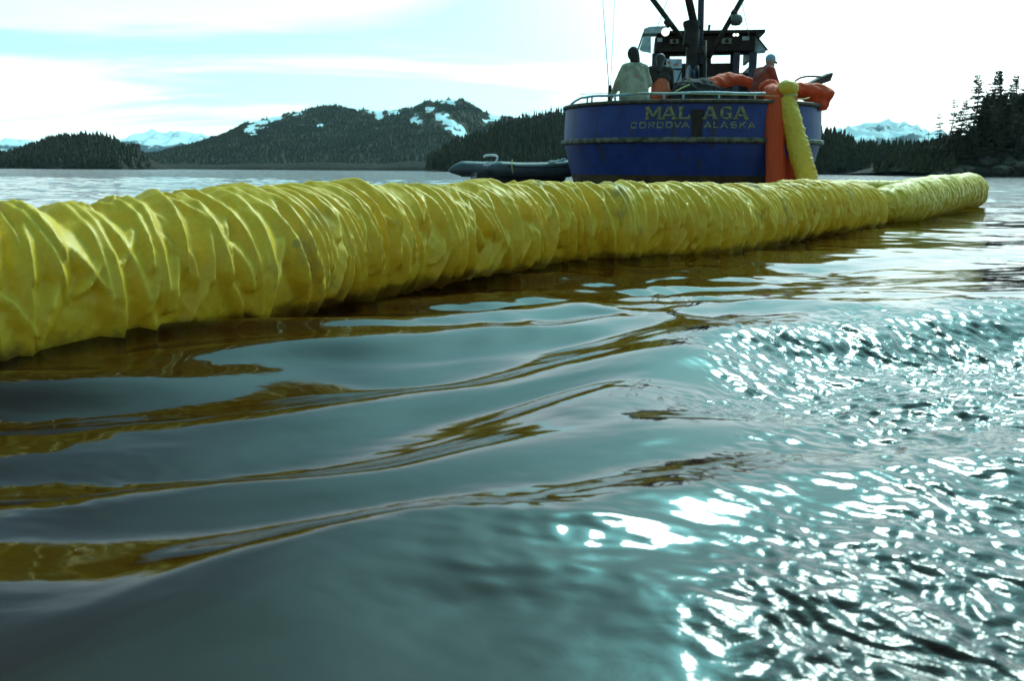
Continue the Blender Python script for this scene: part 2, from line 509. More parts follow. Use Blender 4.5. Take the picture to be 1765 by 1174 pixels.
def waves(X, Y):
    wx = X + 0.14 * gnoise(X * 1.3, Y * 1.3, 5); wy = Y + 0.15 * gnoise(X * 1.2, Y * 1.2, 6) + 0.03 * gnoise(X * 3.5, Y * 3.5, 7)
    near = 1 - sstep(Y, 3.6, 7.0)
    left = 1 - sstep(X - 0.25 * (Y - 1), -0.05, 0.75)
    z = 0.030 * np.sin(2 * math.pi / 1.7 * (-0.42 * wx + 0.91 * wy) + 3.7) * (0.35 + 0.65 * near)
    am = np.clip(0.55 + 1.0 * gnoise(X * 1.3 + 4, Y * 1.6, 9), 0.05, 1.5)
    am2 = np.clip(0.8 + 0.9 * gnoise(X * 1.0 + 8, Y * 1.2, 10), 0.1, 1.5)
    z += 0.0200 * np.sin(2 * math.pi / 0.50 * (-0.45 * wx + 0.89 * wy) + 1.9) * am * near * (0.3 + 0.7 * left)
    z += 0.0160 * np.sin(2 * math.pi / 0.82 * (-0.45 * wx + 0.89 * wy) - 0.69) * near * left * am2
    z += 0.0050 * np.sin(2 * math.pi / 0.29 * (-0.30 * wx + 0.95 * wy) + 0.5) * (0.5 + gnoise(X * 1.6, Y * 1.6, 11)) * near * (0.25 + 0.75 * left)
    z += 0.0085 * gnoise(wx * 2.0 - wy * 0.6, wy * 4.6 - wx * 1.6, 12) * near
    # ridge of the wake crossing from the centre to the right
    rd, al = seg_dist(X, Y, [(-0.35, 1.62), (0.06, 1.92), (0.34, 2.32), (0.66, 2.68), (1.2, 2.98), (1.9, 3.25), (3.2, 3.55)])
    amp = 0.085 * sstep(X, -0.25, 0.55)
    z += amp * np.where(rd < 0, np.exp(-(rd / 0.23) ** 2), np.exp(-(rd / 0.42) ** 2))
    z -= 0.022 * sstep(X, -0.25, 0.55) * np.exp(-((rd + 0.55) / 0.3) ** 2)
    # ruffled patch on the right
    edge, _ = seg_dist(X, Y, [(0.10, 0.2), (0.17, 1.05), (0.36, 1.28), (0.50, 1.62), (0.42, 2.0), (0.52, 2.5), (0.72, 2.85), (1.6, 3.35), (4.0, 3.9)])
    mk = sstep(-edge + 0.16 * gnoise(X * 4, Y * 4, 21) + 0.07 * gnoise(X * 11, Y * 11, 29), -0.10, 0.26)
    mk2 = mk * (0.85 + 0.45 * gnoise(X * 1.9, Y * 1.7, 22))
    ca, sa = 0.88, 0.47
    A = (ca * X - sa * Y); B = (sa * X + ca * Y)
    A2 = A + 0.02 * gnoise(X * 9, Y * 9, 27); B2 = B + 0.02 * gnoise(X * 8, Y * 8, 28)
    rip = 0.0060 * gnoise(A2 * 11, B2 * 15, 23) + 0.0066 * gnoise(A2 * 22, B2 * 32, 24) + 0.0046 * gnoise(A2 * 40, B2 * 54, 25) + 0.008 * gnoise(A2 * 4, B2 * 6, 26)
    z += mk2 * rip * (1 - 0.6 * sstep(Y, 3, 6)) * (0.68 + 0.32 * sstep(Y, 0.9, 1.7))
    # a rounded swell and light wrinkles over the smooth water
    z += 0.012 * np.exp(-((X - 0.30) / 0.34) ** 2 - ((Y - 1.72) / 0.30) ** 2)
    z += 0.0016 * near * gnoise(wx * 7 - wy * 2.5, wy * 15 - wx * 5, 61) * (0.4 + 0.9 * np.abs(gnoise(X * 1.5, Y * 1.5, 62)))
    z += 0.0007 * near * gnoise(wx * 16, wy * 34, 63) * np.clip(gnoise(X * 2.1, Y * 2.1, 64) * 2, 0, 1)
    # swirls and squiggles between
    mid = np.exp(-((X - 0.45) / 1.1) ** 2) * sstep(Y, 2.4, 3.0) * (1 - sstep(Y, 4.6, 7))
    sx = X + 0.16 * gnoise(X * 2.2, Y * 2.2, 31); sy = Y + 0.20 * gnoise(X * 2.0, Y * 2.4, 32)
    z += mid * (0.017 * gnoise(sx * 2.4, sy * 3.0, 33) + 0.0058 * gnoise(sx * 6.5, sy * 6.0, 34))
    # faint ripples drawn over the smooth water at the bottom centre
    sp = np.exp(-((X - 0.08) / 0.28) ** 2 - ((Y - 1.18) / 0.24) ** 2)
    z += sp * (0.0030 * gnoise(X * 9 - Y * 3, Y * 16, 41) + 0.0014 * gnoise(X * 22, Y * 34, 42))
    # open chop
    far = sstep(Y, 3.0, 8.0)
    rightcalm = 1 - 0.35 * sstep(X - 0.1 * Y, 0.3, 2.2)
    z += far * rightcalm * (0.020 * gnoise(wx * 0.9, wy * 1.5, 51) + 0.010 * gnoise(wx * 2.4, wy * 3.8, 52) + 0.0035 * gnoise(wx * 6, wy * 8, 53))
    z += sstep(Y, 8, 16) * (0.4 + 0.6 * rightcalm) * (0.035 * gnoise(X * 0.35, Y * 0.6, 54) + 0.022 * gnoise(X * 0.9, Y * 1.3, 55))
    return z * (1 - sstep(np.hypot(X, Y), 40, 75)), mk2 * (1 - sstep(Y, 3.5, 6))


rows = np.concatenate([0.45 * (14 / 0.45) ** (np.arange(880) / 880.0), 14 * (70 / 14) ** (np.arange(121) / 120.0), np.array([85, 120, 200, 400, 900, 2000, 4500, 7000.0])])
u = np.linspace(-1, 1, 820)
Yg = np.repeat(rows[:, None], len(u), 1)
Xg = u[None, :] * (0.72 * Yg + 0.75)
Zg, Ruf = waves(Xg, Yg)
V = np.stack([Xg, Yg, Zg], -1)
water = from_np('water', V, grid_faces(len(rows), len(u))[:, ::-1], M['water'])
tag(water, kind='structure')
ra_ = water.data.attributes.new('ruffle', 'FLOAT', 'POINT'); ra_.data.foreach_set('value', np.clip(Ruf, 0, 1.3).ravel().astype(np.float32))
bmw = bmesh.new()          # the rest of the sea, behind and beside
wl = 0.72 * 0.45 + 0.75
for poly in ([(-7000, -7000), (7000, -7000), (7000, 0.45), (-7000, 0.45)],
             [(-7000, 0.45), (-wl, 0.45), (-5040.75, 7000), (-7000, 7000)],
             [(wl, 0.45), (7000, 0.45), (7000, 7000), (5040.75, 7000)]):
    bmw.faces.new([bmw.verts.new((x, y, -0.004)) for x, y in poly])
ow = from_bm('water', bmw, M['water']); tag(ow, kind='structure')

# ------------------------------------------------------------------ hills and woods


def profile_fn(prof, Yr):
    xs = []; hs = []
    for px, py in prof:
        p = at(px, py, Yr); xs.append(p.x); hs.append(max(p.z, 0))
    return np.array(xs), np.array(hs)


def terrain(name, prof, Yr, front, back, m, rough=0.05, seed=0, nu=160, nv=44, snowf=None, power=0.8):
    xs, hs = profile_fn(prof, Yr)
    ux = np.linspace(xs[0], xs[-1], nu)
    vv = np.linspace(-1, 1, nv)
    X = np.repeat(ux[:, None], nv, 1)
    Vv = np.repeat(vv[None, :], nu, 0)
    H = np.interp(ux, xs, hs)[:, None]
    Yy = Yr + np.where(Vv < 0, Vv * front, Vv * back) + front * 0.12 * gnoise(X / front * 1.3, Vv * 0 + 3, seed) * (np.abs(Vv))
    # keep each column on its ray from the far shore so the near slopes do not spread
    sh = np.clip(1 - np.abs(Vv), 0, 1) ** power
    Z = H * sh * (1 + rough * fbm(X / 60.0 + 9, Yy / 60.0, seed + 3, 4) * (np.abs(Vv) > 0.05)) - 1.5 * (sh < 0.02)
    P = np.stack([X, Yy, Z], -1)
    o = from_np(name, P, grid_faces(nu, nv)[:, ::-1], m)
    if snowf is not None:
        s = snowf(X, Yy, Z, Vv)
        a = o.data.attributes.new('snow', 'FLOAT', 'POINT')
        a.data.foreach_set('value', s.ravel().astype(np.float32))
    tag(o, kind='structure')
    return X, Yy, Z, Vv


def tree_batch(P, Hh, Wd, rng, layers=4, sides=5):
    """ragged layered cones, merged; P (n,3)"""
    vs = []; fs = []; base = 0
    n = len(P)
    for L in range(layers):
        t0 = 0.06 + 0.86 * L / layers
        t1 = min(1.0, t0 + 1.35 / layers)
        rad = Wd * (1 - t0) ** 0.85 * rng.uniform(0.8, 1.2, n)
        ang0 = rng.uniform(0, 6.28, n)
        ring = []
        for k in range(sides):
            a = ang0 + 6.2832 * k / sides
            rr = rad * rng.uniform(0.55, 1.25, n)
            ring.append(np.stack([P[:, 0] + rr * np.cos(a), P[:, 1] + rr * np.sin(a), P[:, 2] + Hh * (t0 - rng.uniform(-0.02, 0.06, n))], -1))
        top = np.stack([P[:, 0], P[:, 1], P[:, 2] + Hh * t1], -1)
        block = np.stack(ring + [top], 1)          # n, sides+1, 3
        vs.append(block.reshape(-1, 3))
        idx = base + np.arange(n)[:, None] * (sides + 1)
        for k in range(sides):
            fs.append(np.concatenate([idx + k, idx + (k + 1) % sides, idx + sides], 1))
        base += n * (sides + 1)
    return np.concatenate(vs), np.concatenate(fs)


def forest(name, label, T, count, h, wd, seed, keep=None, vlo=-0.97, vhi=0.12, m='needles_far', layers=4, bottom_bias=1.0):
    X, Yy, Z, Vv = T
    rng = np.random.default_rng(seed)
    nu, nv = X.shape
    a = rng.uniform(0, nu - 1.001, count)
    vq = vlo + (vhi - vlo) * rng.uniform(0, 1, count) ** bottom_bias
    b_ = (vq + 1) / 2 * (nv - 1)
    i = a.astype(int); j = np.clip(b_.astype(int), 0, nv - 2); fa = a - i; fb = b_ - j
    def bil(G): return (G[i, j] * (1 - fa) * (1 - fb) + G[i + 1, j] * fa * (1 - fb) + G[i, j + 1] * (1 - fa) * fb + G[i + 1, j + 1] * fa * fb)
    P = np.stack([bil(X), bil(Yy), bil(Z)], -1)
    ok = P[:, 2] > 0.2
    if keep is not None: ok &= keep(P, bil(Vv), rng)
    P = P[ok]
    Hh = h * rng.uniform(0.55, 1.2, len(P)); Wd = wd * rng.uniform(0.8, 1.25, len(P))
    vs, fs = tree_batch(P, Hh, Wd, rng, layers)
    o = from_np(name, vs, fs, M[m], sm=False)
    tag(o, label, 'forest', kind='stuff')


# far snowy ranges
def alp_snow(seed):
    def f(X, Yy, Z, Vv):
        zr = Z / Z.max()
        return -0.02 + 0.75 * sstep(zr, 0.30, 0.75) + 0.45 * fbm(X / 170 + 5, Yy / 220 + Z / 60, seed, 4)
    return f


terrain('snow_mountain', [(-260, 285), (-150, 258), (-60, 246), (0, 242), (40, 239), (70, 245), (110, 256), (160, 280), (190, 288)], 4200, 900, 700, M['alp'], 0.16, 3, 140, 40, alp_snow(1))
terrain('snow_mountain', [(165, 289), (205, 252), (235, 238), (262, 224), (290, 228), (320, 225), (350, 231), (390, 237), (440, 258), (520, 288)], 4200, 900, 700, M['alp'], 0.16, 7, 140, 40, alp_snow(2))
terrain('snow_mountain', [(1330, 296), (1400, 240), (1450, 222), (1475, 214), (1505, 210), (1527, 206), (1545, 210), (1580, 222), (1612, 228), (1660, 244), (1760, 296)], 4200, 900, 700, M['alp'], 0.16, 11, 140, 40, alp_snow(4))

# the wooded mountain with snow patches
MT = [(150, 286), (215, 274), (262, 266), (320, 262), (355, 262), (392, 244), (430, 222), (470, 203), (520, 190), (552, 187), (580, 187), (612, 190), (655, 190), (690, 188), (715, 186), (745, 175), (775, 170), (797, 171), (815, 182), (836, 196), (872, 202), (910, 207), (990, 215), (1080, 236), (1180, 262), (1300, 290)]
patches = [(456, 216, 16, 8), (480, 207, 14, 5), (512, 199, 18, 5), (440, 228, 10, 6), (625, 191, 12, 3), (662, 195, 16, 6), (680, 198, 14, 4), (658, 205, 7, 4), (720, 210, 10, 8), (744, 193, 8, 5), (762, 206, 12, 7), (776, 219, 14, 8), (790, 228, 12, 9), (797, 236, 10, 8), (760, 178, 12, 3), (786, 176, 8, 3), (775, 182, 16, 4), (846, 207, 14, 5), (836, 215, 7, 5), (560, 220, 6, 3), (640, 196, 8, 3)]


def mt_snow(X, Yy, Z, Vv):
    px = 882.5 + X / Yy * F
    py = 289 + px * 0.0062 - (Z - CAM_H) / Yy * F
    s = np.zeros(X.shape)
    for a, b_, ra, rb in patches:
        s = np.maximum(s, np.exp(-((px - a) / (ra * 1.25)) ** 2 - ((py - b_) / (rb * 1.35)) ** 2))
    return s * (1.0 + 0.95 * fbm(X / 16, Z / 11 + Yy / 40, 77, 3)) - 0.1 + 0.0 * Vv


TM = terrain('wooded_mountain', MT, 1500, 420, 500, M['slope'], 0.10, 21, 420, 90, mt_snow)


def keep_mt(P, Vv, rng):
    s = mt_snow(P[:, 0], P[:, 1], P[:, 2], Vv)
    return s < 0.20 + 0.10 * rng.uniform(-1, 1, len(P))


forest('mountain_forest', 'grey green conifer forest covering the snow patched mountain', TM, 30000, 4.6, 1.9, 31, keep_mt, layers=3, bottom_bias=1.0)
# low tidal bar at its foot
terrain('shore', [(120, 287), (260, 284.5), (330, 283), (440, 280.5), (540, 280), (680, 279), (720, 279.5), (830, 280), (1000, 282), (1200, 290)], 1010, 24, 40, M['rock_dark'], 0.3, 23, 200, 12)

# left island
TL = terrain('island', [(15, 285), (40, 272), (70, 260), (100, 250), (116, 246), (150, 242), (172, 243), (195, 250), (212, 262), (236, 265), (246, 278), (252, 290)], 640, 50, 60, M['rock_dark'], 0.12, 25, 90, 24)
forest('island_forest', 'dark rounded wood covering the island at the left', TL, 1500, 7.5, 2.4, 33, m='needles', layers=5)
TL2 = terrain('island', [(-130, 268), (-70, 262), (-20, 268), (10, 276), (28, 284), (40, 291)], 700, 50, 60, M['rock_dark'], 0.12, 26, 60, 20)
forest('island_forest', 'low dark wood running out of the left edge', TL2, 700, 7, 2.4, 34, m='needles', layers=5)

# wooded point behind the dinghy and boat
TP = terrain('headland', [(757, 286), (772, 268), (800, 256), (830, 245), (860, 230), (900, 219), (940, 211), (975, 206), (1020, 206), (1080, 214), (1200, 232), (1330, 268), (1390, 290)], 520, 80, 70, M['rock_dark'], 0.08, 41, 160, 30)
forest('headland_forest', 'dark conifer wood on the headland behind the grey dinghy', TP, 3400, 8.0, 1.9, 42, m='needles', layers=5)
# right far wood behind the stern
TR = terrain('headland', [(1320, 290), (1350, 250), (1395, 236), (1420, 238), (1448, 246), (1464, 262), (1500, 264), (1545, 262), (1600, 264), (1660, 260), (1760, 262), (1860, 280)], 330, 36, 50, M['rock_dark'], 0.1, 43, 130, 24)
forest('headland_forest', 'dark wood behind the orange bundle at the stern', TR, 1500, 5.0, 1.3, 44, m='needles', layers=5)

# the near point on the right: rocks and single conifers
TN = terrain('headland', [(1560, 296), (1600, 272), (1640, 258), (1690, 246), (1765, 236), (1850, 226), (1960, 222), (2200, 225), (2400, 292)], 190, 20, 40, M['rock_dark'], 0.22, 45, 160, 30, power=0.6)


def rock_mesh(seed):
    rr = random.Random(seed)
    bm = bmesh.new(); bmesh.ops.create_icosphere(bm, subdivisions=2, radius=1)
    for v in bm.verts:
        n_ = float(gnoise(np.array([v.co.x * 1.6 + seed * 7]), np.array([v.co.y * 1.6 + v.co.z * 1.3]), seed)[0])
        v.co *= 1 + 0.38 * n_
        v.co.z *= 0.55
    me = bpy.data.meshes.new('boulder'); bm.to_mesh(me); bm.free(); me.materials.append(M['rock'])
    return me


rk = [rock_mesh(s) for s in range(4)]
rrng = random.Random(4)
for i, (px, py) in enumerate([(1612, 292), (1640, 290), (1668, 296), (1700, 291), (1722, 297), (1742, 284), (1700, 276), (1758, 293), (1588, 293), (1574, 297), (1660, 280), (1735, 270)]):
    p = at(px, py, 172 - (300 - py) * -0.2 + rrng.uniform(-2, 2))
    o = bpy.data.objects.new('boulder', rk[i % 4]); link(o)
    # sit on the slope
    k = np.argmin((TN[0] - p.x) ** 2 + (TN[1] - p.y) ** 2)
    o.location = (TN[0].ravel()[k], TN[1].ravel()[k] - 0.3, max(TN[2].ravel()[k], 0.1))
    o.scale = [rrng.uniform(0.9, 2.0) * s for s in (1.4, 1, 1)]; o.rotation_euler = (0, 0, rrng.uniform(0, 6))
    tag(o, 'brown boulder on the rocky shore under the tall conifers at right', 'boulder', 'boulders on the right shore')


def conifer(name, label, base, height, width, seed, lean=0.0, bare=0.12, sparse=1.0, group='conifers on the right point'):
    rng = random.Random(seed)
    root = empty(name, base); tag(root, label, 'tree', group)
    bm = bmesh.new()
    n = 9
    axis = [Vector((lean * height * (t / n) ** 1.5 + 0.02 * height * math.sin(t * 0.8 + seed), 0.01 * height * math.sin(t + seed), height * t / n)) for t in range(n + 1)]
    tube(bm, axis, [max(0.02, 0.017 * height * (1 - t / n) ** 0.8) for t in range(n + 1)], 7)
    from_bm('trunk', bm, M['bark'], root, True)
    bm = bmesh.new()
    levels = int(height * 2.6)
    for L in range(levels):
        t = bare + (1 - bare) * (L + rng.random()) / levels
        if rng.random() > sparse: continue
        k = t * n; i0 = min(int(k), n - 1); c0 = axis[i0].lerp(axis[i0 + 1], k - i0)
        prof = (1 - t) ** 0.75 * min(1, (t - bare) * 4 + 0.45)
        for bnum in range(rng.randint(4, 6)):
            a = rng.uniform(0, 6.283)
            ln = width * prof * rng.uniform(0.45, 1.25) + 0.12
            droop = rng.uniform(-0.35, 0.02) + 0.35 * t
            dr = Vector((math.cos(a), math.sin(a), droop)).normalized()
            side = Vector((-math.sin(a), math.cos(a), 0))
            ns = max(3, int(ln / 0.38))
            for s_ in range(ns):
                f = (s_ + rng.random() * 0.8) / ns
                c = c0 + dr * ln * f - Vector((0, 0, 0.10 * ln * f * f))
                wv = (0.45 + 0.5 * rng.random()) * (1 - 0.4 * f) * (0.30 + 0.24 * width * (1 - 0.6 * t))
                for q_ in (-1, 1):
                    tip = c + dr * wv * 0.9 + side * q_ * wv * rng.uniform(0.3, 0.6) + Vector((0, 0, rng.uniform(-0.35, 0.05) * wv))
                    out = c + dr * wv * 0.1 + side * q_ * wv * rng.uniform(0.6, 1.1) + Vector((0, 0, rng.uniform(-0.75, -0.1) * wv))
                    bm.faces.new([bm.verts.new(c), bm.verts.new(out), bm.verts.new(tip)])
                dn = c + dr * wv * rng.uniform(-0.2, 0.6) - Vector((0, 0, wv * rng.uniform(0.4, 0.9)))
                bm.faces.new([bm.verts.new(c), bm.verts.new(c + dr * wv), bm.verts.new(dn)])
    from_bm('crown', bm, M['needles'], root)
    return root


conis = [  # px of the stem, py of the top, distance, crown half width, label, sparse
    (1688, 128, 186, 2.6, 'narrow spired conifer, tallest pointed top on the right point', 1.0, 0.0),
    (1722, 120, 190, 3.4, 'tall broad conifer with a tufted top beside the pointed spire', 1.0, 0.02),
    (1752, 131, 194, 3.2, 'dense conifer by the right edge with a ragged flat top', 1.0, 0.0),
    (1775, 137, 186, 3.2, 'dark conifer cut off by the right edge of the picture', 1.0, 0.0),
    (1664, 172, 183, 2.3, 'mid height conifer leaning on the left flank of the pointed spire', 1.0, -0.02),
    (1645, 170, 180, 1.5, 'thin sparse snag of a conifer left of the dense group', 0.32, 0.0),
    (1621, 196, 182, 1.6, 'small open crowned conifer standing apart at the left end', 0.5, 0.0),
    (1602, 216, 186, 1.0, 'tiny thin sapling farthest left on the right point', 0.35, 0.0),
    (1704, 166, 182, 3.0, 'bushy lower conifer in front of the two tallest tops', 1.0, 0.0),
    (1738, 176, 180, 3.0, 'bushy lower conifer in front of the right edge group', 1.0, 0.01),
    (1676, 214, 178, 2.4, 'short dark conifer on the slope under the pointed spire', 1.0, 0.0),
    (1640, 232, 179, 2.0, 'short bushy conifer on the slope under the thin snag', 1.0, 0.0),
    (1716, 214, 177, 2.4, 'short dark conifer above the pale rocks', 1.0, 0.0),
    (1756, 206, 177, 2.6, 'short dark conifer above the rocks at the right edge', 1.0, 0.0),
    (1610, 246, 181, 1.5, 'low rounded conifer at the left foot of the right point', 1.0, 0.0),
    (1800, 150, 188, 3.2, 'conifer just beyond the right edge of the picture', 1.0, 0.0),
    (1840, 160, 190, 3.2, 'far right conifer beyond the edge of the picture', 1.0, 0.0)]
for i, (px, py, Yt, wd, lab, sp, ln) in enumerate(conis):
    top = at(px, py, Yt)
    k = np.argmin((TN[0] - top.x) ** 2 + (TN[1] - top.y) ** 2)
    zb = max(float(TN[2].ravel()[k]) - 0.3, 0)
    conifer('conifer', lab, (top.x, Yt, zb), top.z - zb, wd * 1.45, 60 + i, ln, 0.04 if sp == 1 else 0.12, sp)
forest('undergrowth', 'dark scrub and young conifers under the trees of the right point', TN, 1300, 3.4, 1.1, 48, vlo=-0.55, vhi=0.3, m='needles', layers=4)
forest('headland_forest', 'low scrub covering the left foot of the right point', TN, 6000, 3.0, 1.0, 50, keep=lambda P, v, r_: P[:, 0] < 0.475 * P[:, 1], vlo=-0.93, vhi=0.4, m='needles', layers=4)
forest('headland_forest', 'dark dense wood on the crest behind the single conifers at right', TN, 1700, 9.0, 2.3, 49, keep=lambda P, v, r_: P[:, 0] > 0.50 * P[:, 1], vlo=-0.2, vhi=0.6, m='needles', layers=6)

# ------------------------------------------------------------------ the air
bmh = bmesh.new()
box(bmh, (0, 2450, 168), (9000, 5300, 346))
hz = from_bm('haze', bmh, [])
hzm = bpy.data.materials.new('pale_haze'); hzm.use_nodes = True
hn = hzm.node_tree; hn.nodes.clear()
hv = hn.nodes.new('ShaderNodeVolumePrincipled'); hv.inputs['Color'].default_value = (0.62, 0.88, 0.95, 1)
hv.inputs['Density'].default_value = 0.000045; hv.inputs['Anisotropy'].default_value = 0.2
ho = hn.nodes.new('ShaderNodeOutputMaterial'); hn.links.new(hv.outputs[0], ho.inputs['Volume'])
hz.data.materials.append(hzm); tag(hz, kind='stuff')

# ------------------------------------------------------------------ yellow containment boom


def resample(pts, ds):
    P = np.array([list(p) for p in catmull(pts, 24)])
    L = np.concatenate([[0], np.cumsum(np.linalg.norm(np.diff(P, axis=0), axis=1))])
    s = np.linspace(0, L[-1], max(8, int(L[-1] / ds)))
    return s, np.stack([np.interp(s, L, P[:, k]) for k in range(3)], -1)


def boom(name, pts, r, m, parent, ds=0.006, nth=150, density=22, hgt=0.026, seed=0, endA=0.0, endB=0.0, scallop=0.014, rfn=None, fine=0.004, squash=1.0, lon=0.0):
    s, C = resample(pts, ds)
    T = np.gradient(C, axis=0); T /= np.linalg.norm(T, axis=1)[:, None]
    up = np.array([0, 0, 1.0])
    vert = np.abs(T[:, 2]).mean() > 0.6
    ref = np.array([0, 1.0, 0]) if vert else up
    S = np.cross(T, ref); S /= np.linalg.norm(S, axis=1)[:, None]
    U = np.cross(S, T)
    th = np.linspace(0, 2 * math.pi, nth, endpoint=False)
    thd = (np.degrees(th) + 180) % 360 - 180          # 0 = side facing S, 90 = U
    rng = random.Random(seed)
    D = np.full((len(s), nth), -0.35 * hgt)
    Ltot = s[-1]
    cnt = int(Ltot * density)
    if hgt > 0:
        plan = []
        for share, kd in ((0.42, 0.3), (0.44, 0.7), (0.14, 0.9)):
            m_ = max(1, int(cnt * share)); plan += [((q_ + rng.uniform(-0.4, 0.4)) / m_, kd) for q_ in range(m_)]
        for frac, kind in plan:
            s0 = Ltot * frac
            if kind < 0.55:      # long fold over the top, running down
                ta = rng.uniform(95, 165); tb = rng.uniform(-80, 20); sl = rng.choice([1, 1, -0.8]) * rng.uniform(0.01, 0.20)
                hh = hgt * rng.uniform(0.55, 1.25); ww = rng.uniform(0.028, 0.062)
            elif kind < 0.85:    # short fold on the face, slanting the other way
                ta = rng.uniform(0, 80); tb = ta - rng.uniform(30, 80); sl = rng.choice([-1, -1, 1]) * rng.uniform(0.04, 0.15)
                hh = hgt * rng.uniform(0.4, 1.0); ww = rng.uniform(0.020, 0.045)
            else:                # back side
                ta = rng.uniform(150, 175); tb = rng.uniform(60, 110); sl = rng.uniform(-0.1, 0.1)
                hh = hgt * rng.uniform(0.4, 0.9); ww = rng.uniform(0.03, 0.06)
            curve = rng.uniform(-0.025, 0.025)
            i0 = np.searchsorted(s, s0 - abs(sl) - 0.17); i1 = np.searchsorted(s, s0 + abs(sl) + 0.17)
            if i1 - i0 < 3: continue
            tt = (ta - thd) / (ta - tb)
            tcl = np.clip(tt, 0, 1)
            cen = s0 + sl * (tcl - 0.5) + curve * np.sin(math.pi * tcl)
            kl, kr = (rng.uniform(0.48, 0.75), rng.uniform(0.65, 1.1))
            if rng.random() < 0.4: kl, kr = kr, kl
            kk = hgt / 0.034
            dd = s[i0:i1, None] - cen[None, :]
            hh_ = np.where((tt >= 0) & (tt <= 1), hh * sstep(tt, 0.0, 0.25) * (0.5 + 0.5 * tt) * (1 - sstep(tt, 0.86, 1.0)), 0)
            tip = (1 + 2.2 * tcl ** 4)[None, :]
            lo_h = -hgt * 0.35
            fold = lo_h + (hh_[None, :] - lo_h * (hh_[None, :] > 0)) - np.where(dd < 0, -dd * kl, dd * kr) * tip * min(kk, 1)
            D[i0:i1] = np.maximum(D[i0:i1], fold)
    sg, tg = np.meshgrid(s, np.degrees(th) / 60.0, indexing='ij')
    D += fine * gnoise(sg * 16 + 3, tg * 2.2, seed + 5)
    wr = 1 - 2.2 * np.abs(gnoise(sg * 13 + tg * 1.6 + 0.4 * gnoise(sg * 4, tg * 2, seed), tg * 1.5, seed + 9))
    wr2 = 1 - 2.2 * np.abs(gnoise(sg * 21 - tg * 2.4, tg * 2.2, seed + 10))
    D += fine * (1.1 * wr + 0.8 * wr2)
    if lon: D += lon * gnoise(np.cos(th)[None, :] * 3.2 + 0.25 * sg, np.sin(th)[None, :] * 2.2 + 0.9 * sg, seed + 11)
    rad = r + scallop * gnoise(s * 2.6, s * 0 + 0.5, seed + 1) + 0.6 * scallop * gnoise(s * 6.3, s * 0 + 1.5, seed + 2)
    if rfn is not None: rad = rad * rfn(s / Ltot, s, Ltot)
    D = np.maximum(D, -0.35 * hgt)
    RR = rad[:, None] + D
    k0 = np.ones(len(s))
    if endA > 0: k0 *= np.sqrt(np.clip(1 - (np.clip(endA - s, 0, endA) / endA) ** 2, 0.0004, 1))
    if endB > 0: k0 *= np.sqrt(np.clip(1 - (np.clip(s - (Ltot - endB), 0, endB) / endB) ** 2, 0.0004, 1))
    RR = RR * k0[:, None]
    shift = 0.10 * D * 0
    P = C[:, None, :] + (RR * np.cos(th)[None, :])[:, :, None] * S[:, None, :] + (RR * squash * np.sin(th)[None, :])[:, :, None] * U[:, None, :]
    return from_np(name, P, grid_faces(len(s), nth, True), m, parent)


# near waterline of the boom in the photograph -> centre line in plan
contact = [(-420, 670), (-190, 641), (0, 617), (120, 601), (260, 580), (450, 548), (600, 512), (800, 480), (950, 457), (1100, 448), (1240, 436), (1340, 416), (1420, 404), (1500, 388)]
RB = 0.245
cen = []
gp = [ground(*c_) for c_ in contact]
for i, p in enumerate(gp):
    t = (gp[min(i + 1, len(gp) - 1)] - gp[max(i - 1, 0)]); t.z = 0; t.normalize()
    cen.append(p + Vector((-t.y, t.x, 0)) * (RB * 0.36) + Vector((0, 0, RB * 0.75)))
# fine height corrections so that the crest follows the photograph's crest
lift = [0, 0, -0.04, -0.03, -0.02, 0.005, 0.012, 0.005, 0.005, 0.012, -0.015, -0.02, 0.015, -0.07]
cen = [c_ + Vector((0, 0, l)) for c_, l in zip(cen, lift)]
boom_root = empty('containment_boom', cen[6] * 1.0)
boom_root.location.z = 0
tag(boom_root, 'long wrinkled yellow floating boom lying across the water in front of the boat', 'floating boom')
bo = Vector(boom_root.location)


def loc(pts): return [Vector(p) - bo for p in pts]


def r_main(t, s, L):
    dip = np.zeros(len(s))
    for px_s, wdt, dep in ((0.255, 0.010, 0.05), (0.80, 0.03, 0.06)):
        dip += dep * np.exp(-((t - px_s) / wdt) ** 2)
    return 1 - dip + 0.07 * np.exp(-((s - (L - 0.28)) / 0.16) ** 2)


s1 = loc(cen)
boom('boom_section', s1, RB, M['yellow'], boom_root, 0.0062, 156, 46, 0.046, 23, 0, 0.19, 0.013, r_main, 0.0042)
# next section swings out to the right, comes toward its raised end
e = cen[-1]
sec2 = [e + Vector((-0.22, 0.10, -0.05)), at(1552, 352, 10.1), at(1604, 338, 11.3), at(1642, 326, 12.4), at(1678, 312, 13.4)]
sec2 = [Vector((p.x, p.y, z_)) for p, z_ in zip(sec2, (0.13, 0.20, 0.235, 0.26, 0.285))]
boom('boom_section', loc(sec2), 0.235, M['yellow_far'], boom_root, 0.011, 110, 30, 0.014, 5, 0.1, 0.2, 0.012, lambda t, s, L: 0.55 + 0.47 * sstep(s, 0.25, 1.3), 0.005)
# far leg returning behind
sec3 = [at(1682, 313, 13.8), at(1640, 318, 15.2), at(1560, 318, 16.6), at(1480, 317, 17.2), at(1420, 316, 17.2), at(1330, 316, 17.3)]
sec3 = [Vector((p.x, p.y, z_)) for p, z_ in zip(sec3, (0.22, 0.18, 0.17, 0.17, 0.17, 0.17))]
boom('boom_section', loc(sec3), 0.22, M['yellow_far'], boom_root, 0.016, 80, 30, 0.010, 6, 0.2, 0.2, 0.012, None, 0.003)

